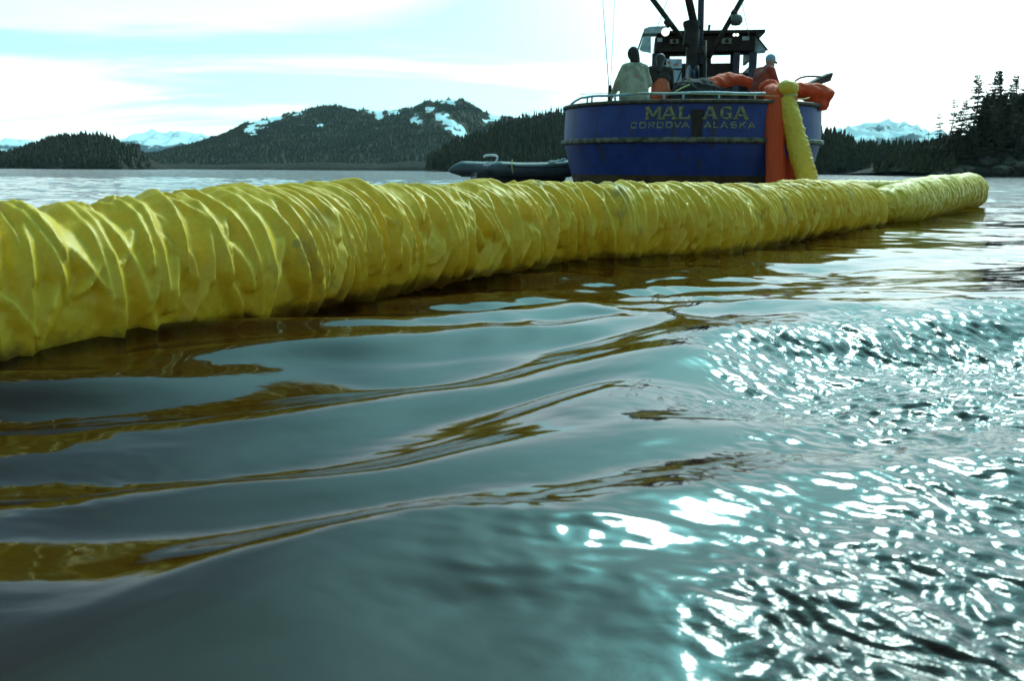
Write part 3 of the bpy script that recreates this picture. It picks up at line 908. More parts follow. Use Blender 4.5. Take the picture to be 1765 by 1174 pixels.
# ------------------------------------------------------------------ the boat
AX = R(7.6)
st = at(1198, 300, 18.5); st.z = 0
boat = empty('fishing_boat', st, -AX)
tag(boat, 'blue hulled fishing boat seen from its rounded stern with dark wheelhouse and rigging', 'boat')
BI = (Matrix.Translation(st) @ Matrix.Rotation(-AX, 4, 'Z')).inverted()


def bl(px, py, Y):
    """boat-local point behind the photograph's pixel"""
    return BI @ at(px, py, Y)


HW, SD = 2.80, 2.75


def outline(t):
    """t 0..1 from bow (port) round the stern to bow (starboard) -> x, y"""
    if 0.3 <= t <= 0.7:
        a = (t - 0.5) / 0.2 * math.pi / 2
        c_, s_ = math.cos(a), math.sin(a)
        ex = 2 / 2.25
        return (HW * math.copysign(abs(s_) ** ex, s_), SD * (1 - abs(c_) ** ex))
    sgn = -1 if t < 0.3 else 1
    k = (0.3 - t) / 0.3 if t < 0.3 else (t - 0.7) / 0.3
    y = SD + k * 13.0
    f = 1 - max(0, (k - 0.35) / 0.65) ** 2.1
    return (sgn * HW * f, y)


tq = sorted(set([0.3 * i / 22 for i in range(23)] + [0.3 + 0.4 * i / 72 for i in range(73)] + [0.7 + 0.3 * i / 22 for i in range(23)]))


def sheer(y): return 1.88 + 0.0095 * max(0, y - 1) ** 1.85


def hull_pt(t, z, off=0.0):
    x, y = outline(t)
    zz_ = [(-0.6, 0.80, 0.9), (0.0, 0.90, 0.42), (0.5, 0.955, 0.20), (1.2, 1.015, 0.0), (2.0, 1.0, 0.02), (4, 0.99, 0.05)]
    for (z0, s0, d0), (z1, s1_, d1) in zip(zz_, zz_[1:]):
        if z <= z1 or z1 == 4:
            f = (z - z0) / (z1 - z0)
            sc_ = s0 + (s1_ - s0) * f; dy = d0 + (d1 - d0) * f
            break
    p = Vector((x * sc_, SD + (y - SD) * (1 if y > SD else 1 - dy / SD), z))
    if off:
        e_ = 1e-3
        a = outline(max(0, t - e_)); b = outline(min(1, t + e_))
        tn = Vector((b[0] - a[0], b[1] - a[1], 0))
        if tn.length > 0:
            tn.normalize(); p += Vector((tn.y, -tn.x, 0)) * off
    return p


def strip(name, zs, m, off=0.0, sm=True, ts=tq, parent=boat):
    """zs: functions of (t) giving z per level"""
    bm = bmesh.new()
    lv = [[bm.verts.new(hull_pt(t, z(t) if callable(z) else z, off)) for t in ts] for z in zs]
    for a, b in zip(lv, lv[1:]):
        for i in range(len(ts) - 1):
            bm.faces.new((a[i], a[i + 1], b[i + 1], b[i]))
    return from_bm(name, bm, m, parent, sm)


def shz(t): return sheer(outline(t)[1])
def rubz(t): return 1.15 + 0.35 * (shz(t) - 1.88)


strip('hull_bottom', [-0.6, -0.3, 0.0, 0.25, 0.45], M['bottom'])
strip('hull', [0.45, 0.7, 0.95, lambda t: rubz(t)], M['hull'])
strip('bulwark', [lambda t: rubz(t), lambda t: rubz(t) + 0.25, lambda t: (rubz(t) + shz(t)) / 2, shz], M['hull'])
strip('inner_bulwark', [lambda t: 1.20 + 0.5 * (shz(t) - 1.88), shz], M['house'], -0.07)


def band(name, zf, w_, h_, m, ts=tq, out=0.0):
    bm = bmesh.new()
    prof = [(-w_ + out, -h_), (w_ * 0.6 + out, -h_), (w_ + out, -h_ * 0.5), (w_ + out, h_ * 0.5), (w_ * 0.6 + out, h_), (-w_ + out, h_)]
    rg = []
    for t in ts:
        rg.append([bm.verts.new(hull_pt(t, zf(t), o_) + Vector((0, 0, dz))) for o_, dz in prof])
    for a, b in zip(rg, rg[1:]):
        for k in range(6):
            bm.faces.new((a[k], b[k], b[(k + 1) % 6], a[(k + 1) % 6]))
    return from_bm(name, bm, m, boat)


band('rub_rail', rubz, 0.075, 0.055, M['rub'])
band('cap_rail', lambda t: shz(t) + 0.02, 0.07, 0.04, M['cap'])
# deck
bm = bmesh.new()
ring = [bm.verts.new(hull_pt(t, 1.17 + 0.45 * (shz(t) - 1.88), -0.03)) for t in tq]
for i in range(len(ring) // 2):
    a, b, c_, d_ = ring[i], ring[i + 1], ring[-2 - i], ring[-1 - i]
    if len({a, b, c_, d_}) == 4:
        bm.faces.new((a, b, c_, d_))
from_bm('deck', bm, M['deck'], boat)
# chute in mid stern: closed boxes, the opening's shade given by dark colour
tc0 = 0.5
tw = 0.0040
bm = bmesh.new()
for z0, z1, o0 in ((1.21, 1.62, 0.012), (1.60, 1.74, 0.022)):
    ts = [tc0 - tw + 2 * tw * k / 4 for k in range(5)]
    if o0 < 0.02:
        ts = [tc0 - tw * 0.8 + 1.6 * tw * k / 4 for k in range(5)]
    lo_ = [bm.verts.new(hull_pt(t, z0, o0)) for t in ts]; hi_ = [bm.verts.new(hull_pt(t, z1, o0)) for t in ts]
    lo2 = [bm.verts.new(hull_pt(t, z0, -0.03)) for t in ts]; hi2 = [bm.verts.new(hull_pt(t, z1, -0.03)) for t in ts]
    for k in range(4):
        bm.faces.new((lo_[k], lo_[k + 1], hi_[k + 1], hi_[k])); bm.faces.new((hi_[k], hi_[k + 1], hi2[k + 1], hi2[k])); bm.faces.new((lo_[k], lo2[k], lo2[k + 1], lo_[k + 1]))
    bm.faces.new((lo_[0], hi_[0], hi2[0], lo2[0])); bm.faces.new((lo_[4], lo2[4], hi2[4], hi_[4]))
from_bm('stern_fairlead', bm, M['black_metal'], boat)

# lettering: strokes on the curved plating.  Letter box 1 x 1, strokes as quads (x0,y0,x1,y1,w)
LET = {
    'M': [(.10, 0, .10, 1, .2), (.90, 0, .90, 1, .2), (.12, 1, .5, .25, .2), (.88, 1, .5, .25, .2), (-.04, .05, .24, .05, .1), (.76, .05, 1.04, .05, .1), (-.04, .95, .16, .95, .1), (.84, .95, 1.04, .95, .1)],
    'A': [(.08, 0, .46, 1, .16), (.92, 0, .54, 1, .24), (.25, .32, .78, .32, .12), (-.06, .05, .26, .05, .1), (.7, .05, 1.06, .05, .1)],
    'L': [(.2, 0, .2, 1, .22), (.1, .07, .92, .07, .14), (.88, .05, .88, .34, .12), (.02, .95, .42, .95, .1), (.02, .05, .3, .05, .1)],
    'G': [(.16, .22, .16, .78, .22), (.18, .80, .40, .96, .16), (.36, .94, .70, .94, .13), (.68, .94, .86, .78, .14), (.86, .98, .86, .68, .1), (.18, .2, .40, .04, .16), (.36, .06, .7, .06, .13), (.68, .06, .84, .16, .13), (.82, .06, .82, .44, .18), (.55, .44, .98, .44, .12)],
    'C': [(.10, .2, .10, .8, .2), (.1, .9, .9, .9, .2), (.1, .1, .9, .1, .2), (.9, .8, .9, .62, .18), (.9, .38, .9, .2, .18)],
    'O': [(.1, .15, .1, .85, .2), (.9, .15, .9, .85, .2), (.1, .9, .9, .9, .2), (.1, .1, .9, .1, .2)],
    'R': [(.1, 0, .1, 1, .2), (.1, .9, .85, .9, .2), (.88, .88, .88, .52, .2), (.1, .46, .85, .46, .18), (.5, .46, .92, 0, .22)],
    'D': [(.1, 0, .1, 1, .2), (.1, .9, .75, .9, .2), (.1, .1, .75, .1, .2), (.88, .2, .88, .8, .2), (.72, .92, .9, .76, .16), (.72, .08, .9, .24, .16)],
    'V': [(.06, 1, .5, 0, .22), (.94, 1, .5, 0, .22)],
    'a': [(.06, 0, .5, 1, .22), (.94, 0, .5, 1, .22), (.2, .3, .8, .3, .17)],
    'l': [(.12, 0, .12, 1, .22), (.1, .1, .92, .1, .2)],
    'S': [(.1, .9, .92, .9, .2), (.1, .5, .9, .5, .2), (.08, .1, .9, .1, .2), (.1, .88, .1, .5, .2), (.9, .5, .9, .12, .2)],
    'K': [(.12, 0, .12, 1, .22), (.15, .42, .9, 1, .22), (.4, .58, .92, 0, .22)]}


def t_of_x(xl):
    lo_, hi_ = 0.3, 0.7
    for _ in range(40):
        mid = (lo_ + hi_) / 2
        if hull_pt(mid, 1.7).x < xl: lo_ = mid
        else: hi_ = mid
    return lo_


def word(name, spec, m, off, grow=0.0):
    """spec: list of (letter, x0, x1, z0, z1) in boat-local metres; every letter is a part"""
    for ch, x0, x1, z0, z1 in spec:
        bm = bmesh.new(); o_ = off
        wu = (z1 - z0)
        ux = (x1 - x0)
        for (a, b, c_, d_, w_) in LET[ch]:
            p = Vector((a * ux, b * wu)); q_ = Vector((c_ * ux, d_ * wu))
            dr = (q_ - p).normalized(); nn = Vector((-dr.y, dr.x)) * (w_ * min(ux, wu) / 2 + grow)
            p -= dr * grow; q_ += dr * grow
            f_ = []; bk = []
            for k in [p + nn, p - nn, q_ - nn, q_ + nn]:
                t = t_of_x(x0 + k.x); zc = z0 + k.y
                f_.append(bm.verts.new(hull_pt(t, zc, o_))); bk.append(bm.verts.new(hull_pt(t, zc, o_ - 0.005)))
            o_ += 0.0004
            bm.faces.new(f_)
            for k in range(4): bm.faces.new((f_[k], bk[k], bk[(k + 1) % 4], f_[(k + 1) % 4]))
        bmesh.ops.recalc_face_normals(bm, faces=bm.faces)
        from_bm(name, bm, m, boat)


def px_x(px): return bl(px, 200, 18.62).x


nm = []
for ch, a, b in (('M', 1113, 1139), ('A', 1141, 1165), ('L', 1168, 1190), ('A', 1211, 1234), ('G', 1239, 1260), ('A', 1263, 1287)):
    nm.append((ch, px_x(a), px_x(b), 1.555, 1.795))
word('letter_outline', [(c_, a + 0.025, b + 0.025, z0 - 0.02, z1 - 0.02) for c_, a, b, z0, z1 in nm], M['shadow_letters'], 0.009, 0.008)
word('letter', nm, M['letters'], 0.016)
pn = []
for ch, a, b in (('C', 1088, 1099), ('O', 1103, 1115), ('R', 1119, 1130), ('D', 1133, 1145), ('O', 1148, 1160), ('V', 1162, 1175), ('a', 1175, 1189),
                 ('a', 1213, 1226), ('l', 1229, 1239), ('a', 1241, 1254), ('S', 1258, 1269), ('K', 1273, 1285), ('a', 1288, 1301)):
    pn.append((ch, px_x(a), px_x(b), 1.38, 1.505))
word('letter', pn, M['letters'], 0.010)

# pipe rail over the cap
tr_a, tr_b = t_of_x(px_x(1000)), t_of_x(px_x(1318))
railp = [hull_pt(tr_a - 0.045, 1.92, -0.02), hull_pt(tr_a - 0.028, 1.99, -0.02), hull_pt(tr_a - 0.010, 2.05, -0.02)]
for k in range(19):
    t = tr_a + (tr_b - tr_a) * k / 18
    railp.append(hull_pt(t, 2.055 + 0.008 * math.sin(k * 1.1), -0.02))
bm = bmesh.new(); tube(bm, catmull(railp, 4), 0.026, 8); from_bm('pipe_rail', bm, M['rail'], boat, True)
for px in (1004, 1013, 1057, 1116, 1143, 1176, 1237, 1300):
    t = t_of_x(px_x(px)); bm = bmesh.new()
    tube(bm, [hull_pt(t, 1.92, -0.02), hull_pt(t, 2.05, -0.02)], 0.02, 8)
    from_bm('stanchion', bm, M['rail'], boat, True)
# rail on the starboard quarter
rp2 = [hull_pt(t_of_x(2.55) + k * 0.016, 1.93 + (0.10 if 0 < k < 4 else 0.0), -0.02) for k in range(5)]
bm = bmesh.new(); tube(bm, catmull(rp2, 5), 0.025, 8); from_bm('pipe_rail', bm, M['rail'], boat, True)

# wheelhouse: rear wall with openings, roof, side walls, front wall
YH = 27.0
def hp(px, py, Y=YH): return bl(px, py, Y)
z_deck = 1.17
zr = hp(1210, 61).z
xa, xb = hp(1128, 100).x, hp(1301, 100).x
yh = hp(1210, 100).y
house = bpy.data.objects.new('wheelhouse', bpy.data.meshes.new('wheelhouse')); link(house, boat)
bm = bmesh.new()
def wall_with_holes(bm, x0, x1, z0, z1, y0, y1, holes):
    xs_ = sorted({x0, x1, *[h_[0] for h_ in holes], *[h_[1] for h_ in holes]})
    zs_ = sorted({z0, z1, *[h_[2] for h_ in holes], *[h_[3] for h_ in holes]})
    for a, b in zip(xs_, xs_[1:]):
        run = None
        for c_, d_ in zip(zs_, zs_[1:]):
            mx, mz = (a + b) / 2, (c_ + d_) / 2
            solid = not any(h_[0] < mx < h_[1] and h_[2] < mz < h_[3] for h_ in holes)
            if solid: run = (run[0], d_) if run else (c_, d_)
            if not solid and run:
                box(bm, ((a + b) / 2, (y0 + y1) / 2, (run[0] + run[1]) / 2), (b - a, y1 - y0, run[1] - run[0])); run = None
        if run: box(bm, ((a + b) / 2, (y0 + y1) / 2, (run[0] + run[1]) / 2), (b - a, y1 - y0, run[1] - run[0]))
def hole(p0, p1):
    a = hp(*p0); b = hp(*p1)
    return (min(a.x, b.x), max(a.x, b.x), min(a.z, b.z), max(a.z, b.z))
h1, h2, h3 = hole((1155, 95), (1185, 109)), hole((1226, 94), (1258, 109)), hole((1270, 94), (1292, 126))
wall_with_holes(bm, xa, xb, z_deck, zr - 0.02, yh, yh + 0.08, [h1, h2, h3])
fx = 0.35
fr = [(h1[0] - fx * .3, h1[1] + fx * .6, h1[2] - 0.18, h1[3] + 0.30), (h2[0] - fx * .3, h2[1] + fx * .5, h2[2] - 0.18, h2[3] + 0.30), (h3[0] - 0.05, h3[1] + 0.25, h3[2] - 0.12, h3[3] + 0.30)]
wall_with_holes(bm, xa, xb + 0.35, z_deck, zr - 0.02, yh + 2.6, yh + 2.68, fr)
for x_ in (xa + 0.04, xb - 0.04):
    box(bm, (x_, yh + 1.34, (z_deck + h1[2]) / 2), (0.08, 2.50, h1[2] - z_deck))
    box(bm, (x_, yh + 1.34, (zr - 0.02 + h1[3]) / 2), (0.08, 2.50, zr - 0.02 - h1[3]))
bm.to_mesh(house.data); bm.free(); house.data.materials.append(M['house'])
bm = bmesh.new(); box(bm, ((xa + xb) / 2 + 0.1, yh + 1.2, zr + 0.03), (xb - xa + 0.12, 3.5, 0.09)); bevel(bm, 0.015)
from_bm('roof', bm, M['house'], house)
# dropped fascia under the roof edge toward us
bm = bmesh.new(); f0, f1 = hp(1131, 63), hp(1297, 91)
box(bm, ((f0.x + f1.x) / 2, yh - 0.30, (f0.z + f1.z) / 2), (f1.x - f0.x, 0.06, f0.z - f1.z)); bevel(bm, 0.01)
from_bm('fascia', bm, M['house'], house)
bm = bmesh.new(); box(bm, ((h1[0] + h1[1]) / 2, yh - 0.02, h1[2] - 0.02), (h1[1] - h1[0] + 0.1, 0.05, 0.05)); from_bm('window_sill', bm, M['navy_metal'], house)
for hx in fr:
    bm = bmesh.new(); box(bm, ((hx[0] + hx[1]) / 2, yh + 2.64, (hx[2] + hx[3]) / 2), (hx[1] - hx[0] - 0.004, 0.01, hx[3] - hx[2] - 0.004))
    from_bm('window_pane', bm, M['glass'], house)
# posts either side
for px0, px1 in ((1124, 1134), (1262, 1270), (1289, 1297)):
    bm = bmesh.new(); a, b = hp(px0, 92), hp(px1, 160); box(bm, ((a.x + b.x) / 2, yh - 0.20, (a.z + z_deck) / 2), (b.x - a.x, 0.12, a.z - z_deck)); bevel(bm, 0.015)
    from_bm('post', bm, M['navy_metal'], house)
# loudspeakers and pale plates on the fascia
for (a, b) in (((1155, 66), (1170, 74)), ((1244, 66), (1260, 76))):
    p0, p1 = hp(*a, 26.6), hp(*b, 26.6); bm = bmesh.new(); c_ = (p0 + p1) / 2
    box(bm, (c_.x, yh - 0.39, c_.z), (p1.x - p0.x, 0.10, p0.z - p1.z)); bevel(bm, 0.012)
    sp_ = from_bm('loudspeaker', bm, M['speaker'], house)
    bm = bmesh.new()
    tube(bm, [(c_.x, yh - 0.445, c_.z), (c_.x, yh - 0.46, c_.z)], 0.055, 14)
    from_bm('speaker_cone', bm, M['black_metal'], sp_)
for (a, b) in (((1133, 63), (1142, 70)), ((1279, 63), (1290, 70))):
    p0, p1 = hp(*a, 26.6), hp(*b, 26.6); c_ = (p0 + p1) / 2; bm = bmesh.new()
    box(bm, (c_.x, yh - 0.36, c_.z), (p1.x - p0.x, 0.05, p0.z - p1.z)); bevel(bm, 0.01); from_bm('fascia_plate', bm, M['awning'], house)
# side awnings
def sheet(name, pts, Y, m, parent, thick=0.03, dy=None):
    bm = bmesh.new()
    a = [hp(px, py, Y + (dy[i] if dy else 0)) for i, (px, py) in enumerate(pts)]
    f = bm.faces.new([bm.verts.new(p) for p in a])
    g = bmesh.ops.extrude_face_region(bm, geom=[f]); vs = [v for v in g['geom'] if isinstance(v, bmesh.types.BMVert)]
    bmesh.ops.translate(bm, verts=vs, vec=(0, thick, 0)); bmesh.ops.recalc_face_normals(bm, faces=bm.faces)
    return from_bm(name, bm, m, parent)
sheet('awning_roof', [(1108, 57), (1110, 49), (1120, 45), (1150, 44), (1152, 56)], 26.6, M['awning'], house, 0.7)
sheet('awning_curtain', [(1109, 62), (1102, 85), (1106, 88), (1122, 91), (1122, 62)], 26.6, M['awning'], house, 0.03, (0, -.2, -.2, 0, 0))
sheet('awning_curtain', [(1298, 64), (1304, 61), (1322, 84), (1318, 91), (1300, 92)], 26.6, M['awning'], house, 0.03, (0, 0, -.3, -.2, 0))
bm = bmesh.new(); tube(bm, [hp(1109, 57, 26.5), hp(1100, 84, 26.3)], 0.025, 6); from_bm('awning_stay', bm, M['black_metal'], house)
bm = bmesh.new(); tube(bm, [hp(1303, 61, 26.5), hp(1323, 86, 26.3)], 0.025, 6); from_bm('awning_stay', bm, M['black_metal'], house)
# exhaust stub
bm = bmesh.new(); tube(bm, [hp(1220, 62, 27.5), hp(1223, 42, 27.5)], 0.035, 8); from_bm('exhaust_pipe', bm, M['black_metal'], house)

# mast and booms
YM = 24.0
def mp(px, py, Y=YM): return bl(px, py, Y)
def zline(bm, a, b, r0, r1, n=10):
    tube(bm, [a, a.lerp(b, 0.5), b], [r0, (r0 + r1) / 2, r1], n)
m0 = mp(1194, 160); m0.z = z_deck; m1 = mp(1196, 36)
bm = bmesh.new(); zline(bm, m0, m1, 0.20, 0.17); zline(bm, Vector((m0.x + 0.28, m0.y + 0.1, z_deck)), mp(1212, 70, 24.1), 0.12, 0.10)
mast = from_bm('mast', bm, M['black_metal'], boat, True)
bm = bmesh.new(); a = mp(1190, 62); box(bm, a, (0.32, 0.30, 0.50), Matrix.Rotation(0.12, 3, 'Y')); box(bm, mp(1186, 44), (0.22, 0.26, 0.26), Matrix.Rotation(-0.3, 3, 'Y')); box(bm, mp(1200, 46), (0.24, 0.2, 0.2), Matrix.Rotation(0.5, 3, 'Y')); box(bm, mp(1198, 90), (0.46, 0.3, 0.22), Matrix.Rotation(-0.2, 3, 'Y')); bevel(bm, 0.05, 2)
from_bm('mast_head', bm, M['black_metal'], mast)
bm = bmesh.new(); tube(bm, [mp(1187, 140, 23.6), mp(1199, 140, 23.6)], 0.30, 16); tube(bm, [mp(1186, 140, 23.6), mp(1186.8, 140, 23.6)], 0.40, 16); tube(bm, [mp(1199.2, 140, 23.6), mp(1200, 140, 23.6)], 0.40, 16)
from_bm('winch_drum', bm, M['navy_metal'], mast, True)
for (a, b, r0, r1, Y0, Y1, mm) in (((1182, 75), (1076, -68), 0.062, 0.075, 24.2, 25.4, 'black_metal'), ((1198, 48), (1163, -110), 0.10, 0.09, 24.0, 24.6, 'black_metal'),
                               ((1206, 110), (1211, -110), 0.085, 0.075, 23.9, 24.3, 'navy_metal'), ((1222, 98), (1330, -92), 0.065, 0.075, 24.0, 25.4, 'black_metal')):
    bm = bmesh.new(); zline(bm, mp(*a, Y0), mp(*b, Y1), r0, r1); from_bm('derrick_boom', bm, M[mm], mast, True)
for px0, px1, py0, py1 in ((1143, 1160, 34, 44),):
    bm = bmesh.new(); c_ = (mp(px0, py0) + mp(px1, py1)) / 2; box(bm, c_, (0.2, 0.2, 0.16), Matrix.Rotation(0.9, 3, 'Y')); bevel(bm, 0.03)
    from_bm('cargo_block', bm, M['black_metal'], mast)
bm = bmesh.new(); c_ = mp(1262, 34, 24.3)
tube(bm, [c_ + Vector((-0.02, 0, 0)), c_ + Vector((0.10, 0, 0.01)), c_ + Vector((0.20, 0, 0)), c_ + Vector((0.26, 0, 0))], [0.13, 0.15, 0.13, 0.05], 14)
fl = from_bm('floodlight', bm, M['lampcase'], mast, True)
bm = bmesh.new(); box(bm, c_ + Vector((0.04, 0, 0.17)), (0.16, 0.1, 0.1), Matrix.Rotation(0.5, 3, 'Y')); bevel(bm, 0.02); from_bm('lamp_bracket', bm, M['black_metal'], fl)
bm = bmesh.new(); sphere(bm, mp(1147, 54.5, 25.0), 0.105, 3); from_bm('globe_lamp', bm, M['lampglass'], mast, True)
for px in (1265.5, 1271):
    bm = bmesh.new(); sphere(bm, mp(px, 59.5, 25.5), 0.04, 2); from_bm('deck_lamp', bm, M['lampglass'], mast, True)
for a, b in (((1150, 0), (1133, 46)), ((1279, 4), (1291, 61))):
    pa, pb = mp(*a, 25.0), mp(*b, 26.4); bm = bmesh.new(); tube(bm, [pb + (pa - pb) * 2.6, pb], 0.010, 5); from_bm('stay_wire', bm, M['wire'], mast)
# whip aerials and their mount on the port rail
for (a, b, r_) in (((1050, 158), (1036, -40), 0.010), ((1052, 158), (1062, -60), 0.006)):
    bm = bmesh.new(); tube(bm, [bl(*a, 20.3), bl(*b, 20.3)], [r_ + 0.004, r_ * 0.6], 6); from_bm('whip_aerial', bm, M['wire'], boat)
bm = bmesh.new(); p_ = bl(1051, 166, 20.3); tube(bm, [p_ - Vector((0, 0, 0.12)), p_ + Vector((0, 0, 0.22)), p_ + Vector((0, 0, 0.24))], [0.05, 0.04, 0.02], 8); from_bm('rail_post', bm, M['black_metal'], boat)

# ------------------------------------------------------------------ things on the deck


def bulk(name, caps, vox, m, parent=None, it=4, amp=0.0, fr_=6.0, seed=0):
    bm = bmesh.new()
    for c_ in caps: capsule(bm, *c_)
    df = None
    if amp:
        def df(co):
            return amp * float(gnoise(np.array([co.x * fr_ + co.y * 2.1]), np.array([co.z * fr_ + co.y * 3.3]), seed)[0])
    return remesh(name, bm, vox, m, parent, it, df)


def chain(pts, rs):
    return [(a, b, ra, rb) for (a, b), (ra, rb) in zip(zip(pts, pts[1:]), zip(rs, rs[1:]))]


def W_(px, py, Y): return at(px, py, Y)


# orange boom arching over the deck
pp = catmull([W_(1196, 172, 20.2), W_(1216, 156, 20.3), W_(1240, 142, 20.5), W_(1266, 136, 20.7), W_(1290, 142, 20.8), W_(1306, 156, 20.8), W_(1312, 175, 20.8)], 3)
o = bulk('orange_boom', chain(pp, [0.12 + 0.06 * math.sin(math.pi * min(1, i / 10)) for i in range(len(pp))]), 0.03, M['orange'], None, 2, 0.03, 6, 4)
tag(o, 'folded orange boom arching over the rail beside the mast', 'folded boom')
# two strands hanging over the stern
pp = [W_(1316, 158, 19.4), W_(1330, 153, 19.0), W_(1334, 164, 18.75), W_(1335, 200, 18.6), W_(1335, 250, 18.55), W_(1337, 300, 18.5), W_(1338, 345, 18.45)]
o = boom('orange_boom', pp, 0.19, M['orange'], None, 0.02, 64, 9, 0.012, 16, 0.12, 0.05, 0.012, None, 0.004, 0.55, 0.05)
tag(o, 'bright orange boom hanging straight down over the stern beside the lettering', 'hanging boom')
pp = [W_(1342, 160, 19.5), W_(1352, 168, 19.25), W_(1360, 210, 19.1), W_(1366, 260, 19.0), W_(1370, 300, 18.95), W_(1372, 345, 18.9)]
o = boom('orange_boom', pp, 0.22, M['orange'], None, 0.02, 64, 9, 0.012, 17, 0.12, 0.05, 0.012, None, 0.004, 0.45, 0.05)
tag(o, 'darker orange boom hanging between the bright strand and the yellow boom', 'hanging boom')
# bundle sticking out over the starboard quarter
caps = chain([W_(1350, 156, 19.7), W_(1380, 156, 19.7), W_(1402, 160, 19.7), W_(1424, 163, 19.7)], [0.15, 0.17, 0.21, 0.17])
caps += chain([W_(1404, 166, 19.7), W_(1416, 178, 19.7), W_(1421, 187, 19.7)], [0.19, 0.16, 0.07]) + chain([W_(1424, 158, 19.7), W_(1432, 162, 19.7)], [0.13, 0.09])
o = bulk('orange_bundle', caps, 0.03, M['orange'], None, 2, 0.04, 6, 10)
tag(o, 'orange bundle of boom sticking out past the starboard corner of the stern', 'folded boom')
# yellow boom hanging from the deck
hroot = empty('hanging_boom', W_(1388, 345, 18.2)); hroot.location.z = 0
hb_ = Vector(hroot.location)
tag(hroot, 'yellow boom with a round knot at the top hanging down off the stern', 'hanging boom')
pp = [W_(1352, 168, 18.75), W_(1362, 200, 18.6), W_(1371, 235, 18.5), W_(1380, 270, 18.35), W_(1390, 305, 18.2), W_(1396, 345, 18.1)]
boom('boom_length', [p - hb_ for p in pp], 0.200, M['yellow_far'], hroot, 0.010, 80, 44, 0.022, 12, 0.08, 0.05, 0.008, lambda t, s, L: 0.86 + 0.14 * sstep(t, 0.0, 0.25), 0.006)
bm = bmesh.new(); g = bmesh.ops.create_icosphere(bm, subdivisions=5, radius=0.205)
for v in bm.verts:
    a = math.atan2(v.co.x, v.co.y)
    v.co *= 1 + 0.025 * math.sin(a * 9 + v.co.z * 12) * (1 - abs(v.co.z) / 0.22) + 0.03 * float(gnoise(np.array([v.co.x * 9 + v.co.y * 4]), np.array([v.co.z * 9]), 3)[0])
    v.co.z *= 0.90
kn = from_bm('knot', bm, M['yellow_far'], hroot, True); kn.location = W_(1358, 152.5, 18.75) - hb_
bm = bmesh.new(); c_ = W_(1359.5, 165.5, 18.75) - hb_; tube(bm, [c_ + Vector((-0.004, 0, 0.03)), c_ + Vector((0.004, 0, -0.03))], 0.165, 20); from_bm('tie_band', bm, M['rope'], hroot, True)
# dark tarpaulin wedge behind the bundle, with its cord
bm = bmesh.new()
pts = [(1388, 147, 20.6), (1412, 146, 20.6), (1432, 139, 20.6), (1437, 126, 20.6), (1434, 124.5, 20.6), (1415, 133, 20.6)]
f = bm.faces.new([bm.verts.new(W_(*p)) for p in pts])
g = bmesh.ops.extrude_face_region(bm, geom=[f]); vs = [v for v in g['geom'] if isinstance(v, bmesh.types.BMVert)]
bmesh.ops.translate(bm, verts=vs, vec=(0, 0.35, 0.02)); bmesh.ops.recalc_face_normals(bm, faces=bm.faces); bevel(bm, 0.012)
tp = from_bm('tarpaulin', bm, M['tarp'])
tag(tp, 'stiff dark tarpaulin flap poking out above the orange bundle', 'tarpaulin')
bm = bmesh.new(); tube(bm, catmull([W_(1434, 138, 20.6), W_(1433, 147, 20.2), W_(1430, 158, 19.8)], 4), 0.012, 5); from_bm('tie_cord', bm, M['wire'], tp)
bm = bmesh.new(); tube(bm, catmull([W_(1371, 139, 20.6), W_(1380, 133.5, 20.6), W_(1395, 131, 20.6), W_(1415, 132, 20.6)], 4), 0.022, 6); from_bm('hem_pole', bm, M['tarp'], tp)
# rope along the rail
bm = bmesh.new(); tube(bm, catmull([W_(1000, 162, 20.3), W_(1060, 159.5, 19.3), W_(1120, 160, 18.6), W_(1180, 161, 18.3), W_(1240, 162.5, 18.3), W_(1300, 164, 18.4), W_(1342, 165, 18.5)], 6), 0.008, 6)
o = from_bm('mooring_rope', bm, M['rope'], None, True); tag(o, 'thin yellow rope stretched along the stern rail to the yellow knot', 'rope')
bm = bmesh.new(); tube(bm, catmull([W_(1374, 170, 18.7), W_(1384, 170.5, 18.9), W_(1395, 168, 19.1)], 4), 0.014, 6)
o = from_bm('rope_end', bm, M['rope'], None, True); tag(o, 'short pale rope end lying under the orange bundle', 'rope')
# net heap
caps = [(W_(px, py, Y), W_(px + 10, py + 3, Y + 0.3), r_, r_ * 0.9) for px, py, Y, r_ in ((1174, 154, 21.2, 0.22), (1182, 150, 21.2, 0.2), (1198, 154, 20.5, 0.26), (1216, 150, 20.9, 0.24), (1230, 158, 20.6, 0.2), (1172, 164, 21.2, 0.25), (1190, 168, 20.4, 0.4), (1214, 168, 20.4, 0.4))]
caps += [(W_(px, 178, 20.6), W_(px, 190, 20.6), 0.42, 0.3) for px in (1180, 1196, 1214, 1232)]
o = bulk('net_heap', caps, 0.035, M['net'], None, 2, 0.05, 7, 14); tag(o, 'heap of dark fishing net on deck in front of the mast', 'fishing net')
bm = bmesh.new(); tube(bm, catmull([W_(1163, 158, 19.9), W_(1176, 151, 20.0), W_(1188, 146, 20.1), W_(1192, 141, 20.3)], 4), 0.016, 6)
o = from_bm('net_rope', bm, M['rope'], None, True); tag(o, 'slack rope lying over the dark net heap', 'rope')
